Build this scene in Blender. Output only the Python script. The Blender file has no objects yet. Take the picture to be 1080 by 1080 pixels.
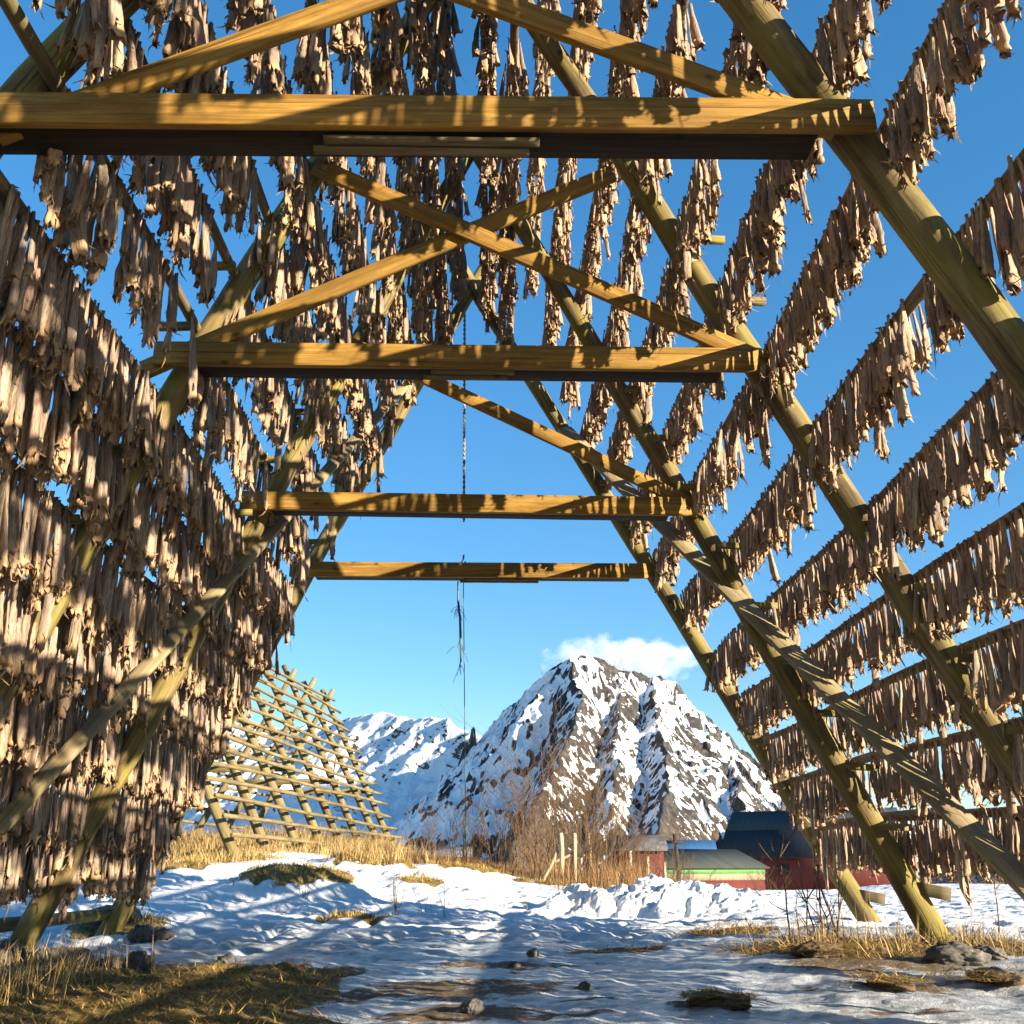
import bpy, math, numpy as np
from mathutils import Vector, Matrix
rng = np.random.default_rng(7)
sc = bpy.context.scene
COL = sc.collection
RAD = math.radians

# ------------------------------------------------------------------ helpers
_perm = np.random.default_rng(3).permutation(256)
_perm = np.concatenate([_perm, _perm, _perm])
_ga = np.random.default_rng(4).uniform(0, 2*np.pi, 256)
_gx, _gy = np.cos(_ga), np.sin(_ga)

def perlin(x, y):
    x = np.asarray(x, float); y = np.asarray(y, float)
    xi = np.floor(x).astype(int); yi = np.floor(y).astype(int)
    xf = x-xi; yf = y-yi
    u = xf*xf*xf*(xf*(xf*6-15)+10); v = yf*yf*yf*(yf*(yf*6-15)+10)
    def g(ix, iy, dx, dy):
        h = _perm[(_perm[ix & 255]+iy) & 255]
        return _gx[h]*dx+_gy[h]*dy
    a = g(xi, yi, xf, yf); b = g(xi+1, yi, xf-1, yf)
    c = g(xi, yi+1, xf, yf-1); d = g(xi+1, yi+1, xf-1, yf-1)
    return (a+(b-a)*u)*(1-v)+(c+(d-c)*u)*v

def fbm(x, y, o=4, lac=2.03, gain=.5):
    s = 0; a = 1
    for i in range(o):
        s = s+a*perlin(x+17.3*i, y-9.1*i); x = np.asarray(x)*lac; y = np.asarray(y)*lac; a *= gain
    return s

def ridged(x, y, o=4):
    s = 0; a = 1
    for i in range(o):
        s = s+a*(1-2*np.abs(perlin(x+7.7*i, y+3.1*i))); x = np.asarray(x)*2.07; y = np.asarray(y)*2.07; a *= .5
    return s

def sstep(a, b, x):
    t = np.clip((np.asarray(x, float)-a)/(b-a), 0, 1)
    return t*t*(3-2*t)

def mesh_np(name, V, quads=None, tris=None, attrs=None, smooth=True, mat=None):
    me = bpy.data.meshes.new(name)
    V = np.asarray(V, np.float32)
    nq = 0 if quads is None else len(quads); nt = 0 if tris is None else len(tris)
    loops = []
    if nq: loops.append(np.asarray(quads, np.int32).ravel())
    if nt: loops.append(np.asarray(tris, np.int32).ravel())
    loops = np.concatenate(loops)
    me.vertices.add(len(V)); me.vertices.foreach_set('co', V.ravel())
    me.loops.add(len(loops)); me.loops.foreach_set('vertex_index', loops)
    me.polygons.add(nq+nt)
    start = np.concatenate([np.arange(nq)*4, nq*4+np.arange(nt)*3]).astype(np.int32)
    me.polygons.foreach_set('loop_start', start)
    me.update(calc_edges=True)
    if smooth:
        me.polygons.foreach_set('use_smooth', np.ones(nq+nt, bool))
    for k, a in (attrs or {}).items():
        a = np.asarray(a, np.float32)
        if a.ndim == 1:
            at = me.attributes.new(k, 'FLOAT', 'POINT'); at.data.foreach_set('value', a)
        elif a.shape[1] == 3:
            at = me.attributes.new(k, 'FLOAT_VECTOR', 'POINT'); at.data.foreach_set('vector', a.ravel())
        else:
            at = me.attributes.new(k, 'FLOAT_COLOR', 'POINT'); at.data.foreach_set('color', a.ravel())
    if mat: me.materials.append(mat)
    return me

def link(name, me, parent=None, loc=None):
    o = bpy.data.objects.new(name, me); COL.objects.link(o)
    if loc is not None: o.location = loc
    if parent is not None: o.parent = parent
    return o

def tag(o, label=None, cat=None, group=None, kind=None):
    if label: o['label'] = label
    if cat: o['category'] = cat
    if group: o['group'] = group
    if kind: o['kind'] = kind
    return o

def empty(name, loc, label, cat, group=None):
    o = bpy.data.objects.new(name, None); COL.objects.link(o); o.location = loc
    o.empty_display_size = .2
    return tag(o, label, cat, group)

class MB:
    """gathers shapes (with a wood coordinate) and becomes one mesh"""
    def __init__(s): s.V = []; s.Q = []; s.T = []; s.W = []; s.n = 0
    def add(s, V, Q=(), T=(), W=None):
        V = np.asarray(V, float)
        if len(Q): s.Q.append(np.asarray(Q)+s.n)
        if len(T): s.T.append(np.asarray(T)+s.n)
        s.V.append(V); s.W.append(V if W is None else np.asarray(W, float)); s.n += len(V)
    def mesh(s, name, mat, smooth=True):
        return mesh_np(name, np.concatenate(s.V), np.concatenate(s.Q) if s.Q else None,
                       np.concatenate(s.T) if s.T else None, {'wc': np.concatenate(s.W)}, smooth, mat)
    def build(s, name, mat, parent=None, smooth=True, off=(0, 0, 0)):
        if any(off): s.V = [v-np.array(off) for v in s.V]
        return link(name, s.mesh(name, mat, smooth), parent)

def frame_of(d):
    d = d/np.linalg.norm(d)
    a = np.array([0, 0, 1.]) if abs(d[2]) < .9 else np.array([0, 1., 0])
    u = np.cross(a, d); u /= np.linalg.norm(u)
    return u, np.cross(d, u), d

def tube(mb, pts, radii, sides=8, rough=0., seed=0, cap=True):
    pts = np.asarray(pts, float); n = len(pts)
    radii = np.broadcast_to(np.asarray(radii, float), (n,))
    th = np.arange(sides)/sides*2*np.pi
    V = []; W = []; L = 0; off = seed*3.37
    u, v, _ = frame_of(pts[-1]-pts[0])
    for i in range(n):
        if i: L += np.linalg.norm(pts[i]-pts[i-1])
        r = radii[i]*(1+(rough*fbm(np.cos(th)*1.3+off, np.sin(th)*1.3+L*1.1+off*.7, 2) if rough else 0))
        r = np.broadcast_to(r, (sides,))
        V.append(pts[i]+np.outer(r*np.cos(th), u)+np.outer(r*np.sin(th), v))
        W.append(np.stack([radii[i]*np.cos(th)+off, radii[i]*np.sin(th)+off, np.full(sides, L)], 1))
    V = np.concatenate(V); W = np.concatenate(W)
    i = np.arange(n-1)[:, None]; j = np.arange(sides)[None, :]; j2 = (j+1) % sides
    Q = np.stack([i*sides+j, i*sides+j2, (i+1)*sides+j2, (i+1)*sides+j], -1).reshape(-1, 4)
    T = []
    if cap:
        k = len(V)
        V = np.concatenate([V, pts[:1], pts[-1:]]); W = np.concatenate([W, [[off, off, 0]], [[off, off, L]]])
        for q in range(sides):
            T.append((k, (q+1) % sides, q)); T.append((k+1, (n-1)*sides+q, (n-1)*sides+(q+1) % sides))
    mb.add(V, Q, T, W)

def log_pts(a, b, n=14, wob=.02, seed=0):
    a = np.asarray(a, float); b = np.asarray(b, float); t = np.linspace(0, 1, n)[:, None]
    p = a+(b-a)*t; r = np.random.default_rng(seed)
    s = np.sin(np.pi*t)
    p = p+s*wob*r.normal(size=3)+np.sin(2*np.pi*t)*wob*.6*r.normal(size=3)
    return p

def plank(mb, a, b, h, t, up=(0, 0, 1), seed=0, n=16, bend=0.):
    """sawn board from a to b: height h along up, thickness t"""
    a = np.asarray(a, float); b = np.asarray(b, float); d = b-a; L = np.linalg.norm(d); d /= L
    up = np.asarray(up, float); up = up-d*(up@d); up /= np.linalg.norm(up); s = np.cross(d, up)
    c = .006
    prof = [(-h/2+c, -t/2), (h/2-c, -t/2), (h/2, -t/2+c), (h/2, t/2-c), (h/2-c, t/2), (-h/2+c, t/2), (-h/2, t/2-c), (-h/2, -t/2+c)]
    V = []; W = []; m = len(prof); off = seed*2.71; r = np.random.default_rng(seed)
    for i in range(n):
        f = i/(n-1); x = f*L
        if i == 0: x -= r.uniform(0, .01)
        jit = bend*math.sin(math.pi*f)+.003*perlin(f*5+off, off)
        for (p, q) in prof:
            V.append(a+d*x+up*(p+jit)+s*q); W.append((p+off, q+off*.37, x))
    Q = [(i*m+j, i*m+(j+1) % m, (i+1)*m+(j+1) % m, (i+1)*m+j) for i in range(n-1) for j in range(m)]
    Q += [(3, 2, 1, 0), (7, 4, 3, 0), (7, 6, 5, 4)]
    e = (n-1)*m
    Q += [(e, e+1, e+2, e+3), (e, e+3, e+4, e+7), (e+4, e+5, e+6, e+7)]
    mb.add(V, Q, (), W)

# ------------------------------------------------------------------ materials
class NT:
    def __init__(s, name):
        s.m = bpy.data.materials.new(name); s.m.use_nodes = True; s.t = s.m.node_tree; s.t.nodes.clear()
        s.out = s.n('ShaderNodeOutputMaterial')
    def n(s, typ, **kw):
        nd = s.t.nodes.new(typ)
        for k, v in kw.items(): setattr(nd, k, v)
        return nd
    def l(s, a, b): s.t.links.new(a, b)
    def val(s, sock, v):
        if hasattr(v, 'is_output'): s.l(v, sock)
        else: sock.default_value = v
    def attr(s, name): return s.n('ShaderNodeAttribute', attribute_name=name)
    def mapping(s, vec, scale):
        m = s.n('ShaderNodeMapping'); s.l(vec, m.inputs[0]); m.inputs['Scale'].default_value = scale; return m.outputs[0]
    def noise(s, vec, scale=5, detail=4, rough=.55, dist=0.):
        x = s.n('ShaderNodeTexNoise'); s.l(vec, x.inputs['Vector'])
        x.inputs['Scale'].default_value = scale; x.inputs['Detail'].default_value = detail
        x.inputs['Roughness'].default_value = rough; x.inputs['Distortion'].default_value = dist
        return x.outputs['Fac']
    def ramp(s, fac, stops):
        r = s.n('ShaderNodeValToRGB'); s.val(r.inputs[0], fac); e = r.color_ramp.elements
        while len(e) < len(stops): e.new(.5)
        for k, (p, c) in enumerate(stops):
            e[k].position = p; e[k].color = (*c, 1) if len(c) == 3 else c
        return r.outputs[0]
    def mix(s, fac, a, b, mode='MIX'):
        x = s.n('ShaderNodeMix', data_type='RGBA', blend_type=mode)
        s.val(x.inputs[0], fac)
        for sock, v in ((x.inputs[6], a), (x.inputs[7], b)):
            if hasattr(v, 'is_output'): s.l(v, sock)
            else: sock.default_value = (*v, 1)
        return x.outputs[2]
    def math(s, op, a, b=0., clamp=False):
        x = s.n('ShaderNodeMath', operation=op, use_clamp=clamp); s.val(x.inputs[0], a); s.val(x.inputs[1], b); return x.outputs[0]
    def rng(s, v, a, b, c=0., d=1.):
        x = s.n('ShaderNodeMapRange', interpolation_type='SMOOTHSTEP'); s.val(x.inputs[0], v)
        for k, q in enumerate((a, b, c, d)): x.inputs[k+1].default_value = q
        return x.outputs[0]
    def done(s, col, rough=.8, height=None, bump=.3, dist=.01, spec=.3, **kw):
        p = s.n('ShaderNodeBsdfPrincipled'); s.val(p.inputs['Base Color'], col if hasattr(col, 'is_output') else (*col, 1))
        s.val(p.inputs['Roughness'], rough); p.inputs['Specular IOR Level'].default_value = spec
        for k, v in kw.items(): s.val(p.inputs[k], v)
        if height is not None:
            b = s.n('ShaderNodeBump'); b.inputs['Strength'].default_value = bump; b.inputs['Distance'].default_value = dist
            s.l(height, b.inputs['Height']); s.l(b.outputs[0], p.inputs['Normal'])
        s.l(p.outputs[0], s.out.inputs[0]); return s.m

def wood(name, dark, mid, light, algae=None, rough=.8, grain=38, amount=.5):
    n = NT(name); wc = n.attr('wc').outputs['Vector']
    g = n.noise(n.mapping(wc, (grain, grain, 1.6)), 1, 5, .6, .4)
    col = n.ramp(g, [(.28, dark), (.5, mid), (.72, light)])
    fine = n.noise(n.mapping(wc, (grain*4, grain*4, 5)), 1, 3, .7)
    col = n.mix(n.math('MULTIPLY', n.rng(fine, .52, .75), .55), col, dark)
    big = n.noise(n.mapping(wc, (3.5, 3.5, 1.1)), 1, 5, .7)
    col = n.mix(n.rng(big, .42, .68), col, n.mix(.72, col, dark))
    if algae:
        a = n.noise(n.mapping(wc, (6, 6, 1.3)), 1, 5, .65)
        col = n.mix(n.math('MULTIPLY', n.rng(a, .4, .66), amount), col, algae)
    vo = n.n('ShaderNodeTexVoronoi'); n.l(n.mapping(wc, (2.2, 2.2, 1.4)), vo.inputs['Vector']); vo.inputs['Scale'].default_value = 2.
    kn = n.rng(vo.outputs['Distance'], .05, .12, 1., 0.)
    col = n.mix(n.math('MULTIPLY', kn, .7), col, tuple(.35*c for c in dark))
    crack = n.rng(n.noise(n.mapping(wc, (60, 60, .7)), 1, 3, .6), .60, .70)
    col = n.mix(n.math('MULTIPLY', crack, .6), col, tuple(.3*c for c in dark))
    return n.done(col, rough, n.math('SUBTRACT', g, crack), .35, .012, .25)

M_LOG = wood('log_wood', (.045, .031, .014), (.165, .115, .050), (.31, .235, .12), (.215, .18, .032), grain=30, amount=.65)
M_RAIL = wood('rail_wood', (.07, .048, .026), (.15, .105, .06), (.26, .20, .12), (.14, .13, .04), grain=60, amount=.4)
M_PLANK = wood('sawn_wood', (.11, .054, .010), (.285, .152, .026), (.42, .25, .054), (.20, .118, .022), rough=.7, grain=45, amount=.5)
M_SHADEBEAM = wood('shade_dark_beam', (.014, .009, .006), (.026, .017, .010), (.045, .03, .017), grain=40)  # near-black colour stands in for the shade under the tie beams
M_GREY = wood('weathered_wood', (.16, .115, .06), (.28, .215, .13), (.38, .31, .20), (.24, .2, .07), grain=45, amount=.5)
M_FAR = wood('old_rack_wood', (.07, .05, .022), (.19, .145, .07), (.31, .245, .13), (.19, .16, .045), grain=30, amount=.5)
M_POST = wood('post_wood', (.30, .23, .13), (.42, .34, .21), (.52, .43, .28), grain=50)
M_DARKPOST = wood('tarred_wood', (.02, .016, .012), (.035, .028, .022), (.06, .05, .04), grain=50)

def fish_mat():
    n = NT('dried_fish_skin')
    a = n.attr('fc'); sep = n.n('ShaderNodeSeparateColor'); n.l(a.outputs['Color'], sep.inputs[0])
    oi = n.n('ShaderNodeObjectInfo')
    tint = n.math('FRACT', n.math('ADD', sep.outputs[0], oi.outputs['Random']))
    wc = n.attr('wc').outputs['Vector']
    st = n.noise(n.mapping(wc, (80, 80, 6)), 1, 5, .65, .6)
    base = n.ramp(tint, [(0., (.10, .055, .032)), (.18, (.49, .325, .19)), (.4, (.24, .138, .085)), (.6, (.63, .46, .29)), (.72, (.34, .135, .078)), (.86, (.46, .285, .172)), (1., (.12, .078, .055))])
    col = n.mix(n.rng(st, .36, .68), n.mix(.72, base, (.07, .04, .024)), n.mix(.35, base, (.70, .56, .39)))
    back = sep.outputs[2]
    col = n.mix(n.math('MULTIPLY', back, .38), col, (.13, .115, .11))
    end = n.rng(sep.outputs[1], .80, 1.0)
    col = n.mix(n.math('MULTIPLY', end, .55), col, (.50, .30, .13))
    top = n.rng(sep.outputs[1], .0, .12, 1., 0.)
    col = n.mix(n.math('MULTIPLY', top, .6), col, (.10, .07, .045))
    blot = n.noise(n.mapping(wc, (22, 22, 14)), 1, 3, .6)
    col = n.mix(n.math('MULTIPLY', n.rng(blot, .60, .72), .45), col, (.20, .07, .035))
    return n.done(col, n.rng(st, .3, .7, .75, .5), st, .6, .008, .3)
M_FISH = fish_mat()

def ground_mat():
    n = NT('snowy_ground')
    a = n.attr('gm'); sep = n.n('ShaderNodeSeparateColor'); n.l(a.outputs['Color'], sep.inputs[0])   # R grass, G ice, B dirt
    geo = n.n('ShaderNodeNewGeometry'); P = geo.outputs['Position']
    nf = n.noise(P, 9, 6, .7); nm = n.noise(P, 2.2, 5, .6); nc = n.noise(P, 28, 4, .7)
    jitter = n.math('ADD', n.math('MULTIPLY', n.math('SUBTRACT', nf, .5), .9), n.math('MULTIPLY', n.math('SUBTRACT', nm, .5), .5))
    grass = n.rng(n.math('ADD', sep.outputs[0], jitter), .42, .55)
    dirt = n.rng(n.math('ADD', n.math('ADD', sep.outputs[2], jitter), n.math('MULTIPLY', n.math('SUBTRACT', nc, .5), .9)), .42, .7)
    ice = n.rng(n.math('ADD', sep.outputs[1], n.math('MULTIPLY', jitter, .5)), .3, .7)
    snow = n.ramp(nf, [(.25, (.56, .58, .60)), (.6, (.68, .69, .70))])
    icec = n.ramp(n.noise(n.mapping(P, (1.2, 3.2, 1)), 2.2, 6, .68), [(.3, (.13, .135, .14)), (.44, (.30, .31, .325)), (.58, (.50, .53, .56)), (.74, (.74, .77, .80))])
    col = n.mix(ice, snow, icec)
    gcol = n.ramp(nc, [(.3, (.055, .035, .012)), (.5, (.18, .118, .034)), (.68, (.34, .235, .07))])
    gcol = n.mix(n.rng(nm, .5, .7), gcol, n.mix(.5, gcol, (.13, .105, .018)))
    dcol = n.ramp(nc, [(.3, (.05, .033, .018)), (.7, (.20, .135, .065))])
    col = n.mix(dirt, col, dcol); col = n.mix(grass, col, gcol)
    rough = n.mix(n.math('MULTIPLY', ice, n.math('SUBTRACT', 1., n.math('MAXIMUM', grass, dirt))), (.85, .85, .85), (.30, .30, .30))
    ng = n.noise(P, 95, 3, .7)
    h = n.math('ADD', n.math('ADD', nf, n.math('MULTIPLY', nc, .55)), n.math('MULTIPLY', ng, .35))
    return n.done(col, rough, h, .6, .06, .35)
M_GROUND = ground_mat()

def snow_mat():
    n = NT('snow'); P = n.n('ShaderNodeNewGeometry').outputs['Position']
    f = n.noise(P, 11, 6, .7)
    return n.done(n.ramp(f, [(.25, (.50, .52, .54)), (.6, (.67, .68, .69))]), .8, f, .7, .05, .3)
M_SNOW = snow_mat()

def mountain_mat(name, thr, brown):
    n = NT(name); geo = n.n('ShaderNodeNewGeometry'); P = geo.outputs['Position']
    sx = n.n('ShaderNodeSeparateXYZ'); n.l(geo.outputs['Normal'], sx.inputs[0])
    sp = n.n('ShaderNodeSeparateXYZ'); n.l(P, sp.inputs[0])
    a = n.noise(n.mapping(P, (.030, .018, .012)), 1, 8, .68, 1.2)
    b = n.noise(n.mapping(P, (.11, .07, .05)), 1, 6, .7, .8)
    c = n.noise(n.mapping(P, (.011, .006, .007)), 1, 5, .6, 1.6)
    s = n.math('ADD', sx.outputs[2], n.math('MULTIPLY', n.math('SUBTRACT', a, .5), .95))
    s = n.math('ADD', s, n.math('MULTIPLY', n.math('SUBTRACT', c, .5), 1.6))
    s = n.math('ADD', s, n.math('MULTIPLY', n.math('SUBTRACT', b, .5), .5))
    mr = n.n('ShaderNodeMapping'); n.l(P, mr.inputs[0]); mr.inputs['Rotation'].default_value = (0, RAD(-40), 0)
    st = n.noise(n.mapping(mr.outputs[0], (.011, .02, .075)), 1, 7, .62, .5)
    s = n.math('ADD', s, n.math('MULTIPLY', n.math('SUBTRACT', st, .5), 2.1))
    low = n.rng(sp.outputs[2], brown, brown*.15, 0., .42)
    s = n.math('SUBTRACT', s, low)
    snow = n.rng(s, thr, thr+.07)
    rock = n.ramp(b, [(.3, (.018, .017, .018)), (.52, (.075, .062, .052)), (.72, (.19, .145, .105))])
    col = n.mix(snow, rock, (.76, .77, .79))
    return n.done(col, .85, n.math('ADD', a, n.math('MULTIPLY', b, .6)), .8, 9., .2)
def peak_mat():
    n = NT('mountain_rock_and_snow'); P = n.n('ShaderNodeNewGeometry').outputs['Position']
    sp = n.n('ShaderNodeSeparateXYZ'); n.l(P, sp.inputs[0])
    b = n.noise(n.mapping(P, (.12, .07, .07)), 1, 6, .7, .6); c = n.noise(P, .016, 5, .6)
    v = n.math('ADD', n.attr('snow').outputs['Fac'], n.math('MULTIPLY', n.math('SUBTRACT', b, .5), .75))
    snow = n.rng(v, .46, .56)
    rock = n.ramp(b, [(.3, (.011, .011, .013)), (.52, (.042, .040, .040)), (.7, (.12, .103, .086))])
    wood_ = n.ramp(b, [(.3, (.022, .016, .012)), (.7, (.105, .074, .046))])
    rock = n.mix(n.rng(n.math('ADD', sp.outputs[2], n.math('MULTIPLY', c, 120.)), 70., 170., 1., 0.), rock, wood_)
    return n.done(n.mix(snow, rock, (.76, .77, .79)), .85, b, .7, 5., .2)
M_MTN = peak_mat()
M_MTN2 = mountain_mat('distant_snow', .42, 30)

def simple(name, c1, c2, scale=8, rough=.8, bump=.2, stretch=(1, 1, 1), metal=0.):
    n = NT(name); tc = n.n('ShaderNodeTexCoord').outputs['Object']
    f = n.noise(n.mapping(tc, stretch), scale, 5, .6)
    return n.done(n.ramp(f, [(.3, c1), (.7, c2)]), rough, f, bump, .02, .3, Metallic=metal)

def boards(name, c1, c2, width, axis='x', rough=.75):
    """vertical cladding: narrow dark gaps repeated every `width` metres in object space"""
    n = NT(name); tc = n.n('ShaderNodeTexCoord').outputs['Object']
    s = n.n('ShaderNodeSeparateXYZ'); n.l(tc, s.inputs[0])
    q = n.math('DIVIDE', s.outputs[{'x': 0, 'y': 1, 'z': 2}[axis]], width)
    fr = n.math('FRACT', q); cell = n.math('FLOOR', q)
    wn = n.n('ShaderNodeTexWhiteNoise', noise_dimensions='1D'); n.l(cell, wn.inputs['W'])
    f = n.noise(n.mapping(tc, (4, 4, .6)), 1.5, 5, .65)
    col = n.mix(n.math('ADD', n.math('MULTIPLY', wn.outputs[0], .5), n.math('MULTIPLY', f, .5)), c1, c2)
    gap = n.math('LESS_THAN', fr, .08)
    col = n.mix(n.math('MULTIPLY', gap, .7), col, tuple(.2*c for c in c1))
    return n.done(col, rough, n.math('SUBTRACT', f, gap), .3, .02, .3)

M_STONE = simple('stone', (.035, .032, .030), (.14, .125, .11), 9, .85, .6)
M_TWIG = simple('twig_bark', (.042, .025, .012), (.15, .085, .034), 3, .8, .2)
M_TWIG2 = simple('dry_stalk', (.12, .075, .035), (.25, .165, .075), 4, .8, .2)
def blade_mat(name, stops):
    n = NT(name); c = n.attr('tint').outputs['Fac']
    return n.done(n.ramp(c, stops), .75, spec=.2)
M_BLADE = blade_mat('dry_grass_blades', [(0, (.12, .075, .025)), (.5, (.33, .22, .085)), (1, (.50, .37, .17))])
M_RUST = blade_mat('rusty_stems', [(0, (.07, .035, .015)), (.5, (.19, .10, .04)), (1, (.34, .22, .09))])
M_TURF = blade_mat('matted_grass_blades', [(0, (.05, .033, .012)), (.35, (.22, .14, .035)), (.7, (.42, .28, .08)), (1, (.36, .28, .07))])
M_ROPE = simple('grey_rope_fibre', (.20, .19, .17), (.34, .32, .28), 90, .9, .6)
M_CORD = simple('teal_rope_fibre', (.05, .10, .11), (.16, .22, .2), 90, .9, .6)
M_STEEL = simple('galvanised_steel', (.16, .16, .17), (.34, .34, .36), 60, .45, .1, metal=.8)
M_REDWALL = boards('red_painted_boards', (.07, .011, .008), (.125, .02, .014), .16)
M_REDWALL2 = boards('dull_red_boards', (.065, .010, .009), (.105, .018, .015), .16)
M_PALEWALL = boards('weathered_pale_boards', (.17, .14, .085), (.26, .215, .14), .17)
M_GREENTRIM = simple('green_paint', (.055, .17, .045), (.09, .24, .07), 6, .6, .1)
M_BARNROOF = boards('dark_slate_roof', (.010, .014, .018), (.018, .024, .03), .6)
M_BARNROOF2 = boards('dark_tin_roof', (.018, .030, .038), (.027, .042, .05), .6)
M_GREYROOF = boards('grey_roof_sheets', (.022, .027, .022), (.042, .048, .040), .45)
M_BLUEROOF = boards('blue_roof_sheets', (.012, .055, .14), (.02, .08, .19), .3)
M_WHITEWALL = boards('white_painted_boards', (.55, .55, .52), (.72, .71, .68), .16)
M_PINK = boards('faded_red_boards', (.34, .12, .10), (.45, .18, .15), .16)
M_SNOWROOF = simple('patchy_snow_roof', (.03, .027, .025), (.13, .13, .135), 1.3, .8, .2)

# ------------------------------------------------------------------ the ground
CAMZ = .75
HUM = [(-2.95, 16.2, 1.0, .8, .36), (-2.3, 20.4, .9, .8, .2), (-1.75, 13.4, .5, .3, .07), (-5.6, 18.4, .8, .5, .12),
       (-1.2, 18.2, .45, .5, .05), (-.5, 22.5, .9, .8, .10), (1.0, 20.6, .7, .6, .06), (-4.35, 12.6, .6, .8, .08)]
def mound(X, Y):
    m = 1.0*sstep(11.5, 23, Y+.12*(X+4))*(1-sstep(-5.5, 3.2, X))
    m = m+.10*sstep(23, 33, Y)*(1-sstep(-3.5, 3, X))
    return m
def G(X, Y, fine=True):
    X = np.asarray(X, float); Y = np.asarray(Y, float)
    z = -.02+.05*fbm(X*.18, Y*.18, 3)-.10*sstep(1, -3.5, X)*(1-sstep(11, 14, Y))+.10*sstep(2, 4, X)*sstep(10.5, 12.5, Y)
    z = z+mound(X, Y)+.22*sstep(13, 24, Y)*(1-sstep(2, 6, X))*sstep(-3, 0, X)
    z = z-2.2*sstep(40, 62, Y)*(1-sstep(-6, 2, X)) - 1.9*sstep(25, 55, Y)*sstep(0, 5, X)*(1-sstep(9, 14, X)) - 1.9*sstep(34, 60, Y)*sstep(9, 14, X)
    z = z-3*sstep(150, 900, Y)
    for (hx, hy, rx, ry, h) in HUM:
        d = ((X-hx)/rx)**2+((Y-hy)/ry)**2
        z = z+h*np.exp(-d*d*.8)
    z = z+.10*np.exp(-((X-3.6)/1.9)**4-((Y-9.7)/1.7)**4)          # earth heaped round the right feet
    if fine:
        far = 1-sstep(40, 70, Y)
        foot = ridged(X*1.7+2, Y*1.35, 3)
        amp = .075*sstep(9.5, 11.5, Y)+.008
        z = z+far*amp*np.clip(foot, -1.2, 1.2)
        pits = np.clip(perlin(X*3.1, Y*2.5)-.18, 0, 1)+np.clip(perlin(X*4.3+9, Y*3.5)-.22, 0, 1)
        z = z-far*.25*pits*sstep(10, 12, Y)+far*.018*fbm(X*6.5, Y*5.5, 3)*sstep(10, 12, Y)
        z = z+.012*fbm(X*3, Y*3, 3)*far
        near = 1-sstep(10, 12, Y)
        z = z+(.07*fbm(X*2.3+7, Y*2.6, 3)+.03)*sstep(-.8, -1.4, X)*(1-sstep(9.2, 10, Y))
        z = z+near*(.016*fbm(X*1.9+3, Y*1.9, 4)+.009*fbm(X*7, Y*6, 3)+.014*np.abs(fbm(X*4+8, Y*4, 3))+.016*np.clip(ridged(X*2.4, Y*2.0, 3)-.6, 0, 1)-.035*np.clip(perlin(X*3.3+5, Y*2.9)-.2, 0, 1))
        tracks = sstep(.15, .5, perlin(X*1.1+4, Y*.35))*.03*(1-sstep(10, 12, Y))
        z = z-tracks
    return z

def g1(x, y): return float(G(np.array([x]), np.array([y]))[0])

def masks(X, Y):
    nb = .55*fbm(X*.9, Y*.9, 4); ns = .5*fbm(X*2.7+5, Y*2.7, 4)
    # dead grass at the left foreground
    edge = -1.05+.5*sstep(7, 5, Y)-.35*sstep(8.2, 9.8, Y)
    gr = sstep(.35, -.35, X-edge+nb*.8)*sstep(9.9, 9.0, Y+.7*sstep(-2.6, -4.2, X)+nb*.7)
    for (hx, hy, rx, ry, h) in HUM:
        d = ((X-hx)/rx)**2+((Y-hy)/ry)**2
        gr = np.maximum(gr, sstep(1.15, .45, d+ns*.7))
    gr = np.maximum(gr, sstep(22.5, 24.5, Y+nb*2)*sstep(-2.2, -4.0, X+nb*1.5-.05*(Y-24))*(1-sstep(40, 48, Y)))
    gr = np.maximum(gr, sstep(18.6, 20.4, Y+nb*2)*sstep(-4.0, -5.0, X+nb*1.2)*(1-sstep(24, 26, Y)))
    gr = np.maximum(gr, .9*sstep(1.15, .5, ((X-3.7)/1.75)**2+((Y-9.2)/.95)**2+nb*.9))
    gr = np.maximum(gr, .9*sstep(1.1, .5, ((X-2.45)/.5)**2+((Y-10.9)/.45)**2+nb*.8))
    gr = np.maximum(gr, .8*sstep(1.1, .5, ((X-1.2)/.55)**2+((Y-10.1)/.22)**2+nb*.9))
    dirt = np.zeros_like(X)
    for (hx, hy, rx, ry) in [(-.25, 7.4, .95, .75), (.1, 9.1, .7, .4), (-.2, 6.1, .6, .5), (2.7, 7.1, .38, .32), (3.4, 7.3, .7, .2), (1.25, 6.2, .28, .2),
                             (3.0, 8.1, .9, .35), (2.2, 5.9, .4, .12), (.6, 6.6, .22, .12), (-3.2, 9.4, 1.2, .8), (.2, 6.0, .5, .15)]:
        d = ((X-hx)/rx)**2+((Y-hy)/ry)**2
        dirt = np.maximum(dirt, .72*sstep(1.9, .1, d+ns*1.4))
    dirt = np.maximum(dirt, .62*sstep(.02, .45, ns+.5*nb)*(1-sstep(9.2, 11.2, Y)))
    ice = (1-sstep(10.6, 12.2, Y+nb))*(1-.5*sstep(3.5, 5, np.abs(X)))
    back = sstep(2, -2, Y)
    ice = np.clip(ice+back*.3, 0, 1)
    return gr, ice, dirt

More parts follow.
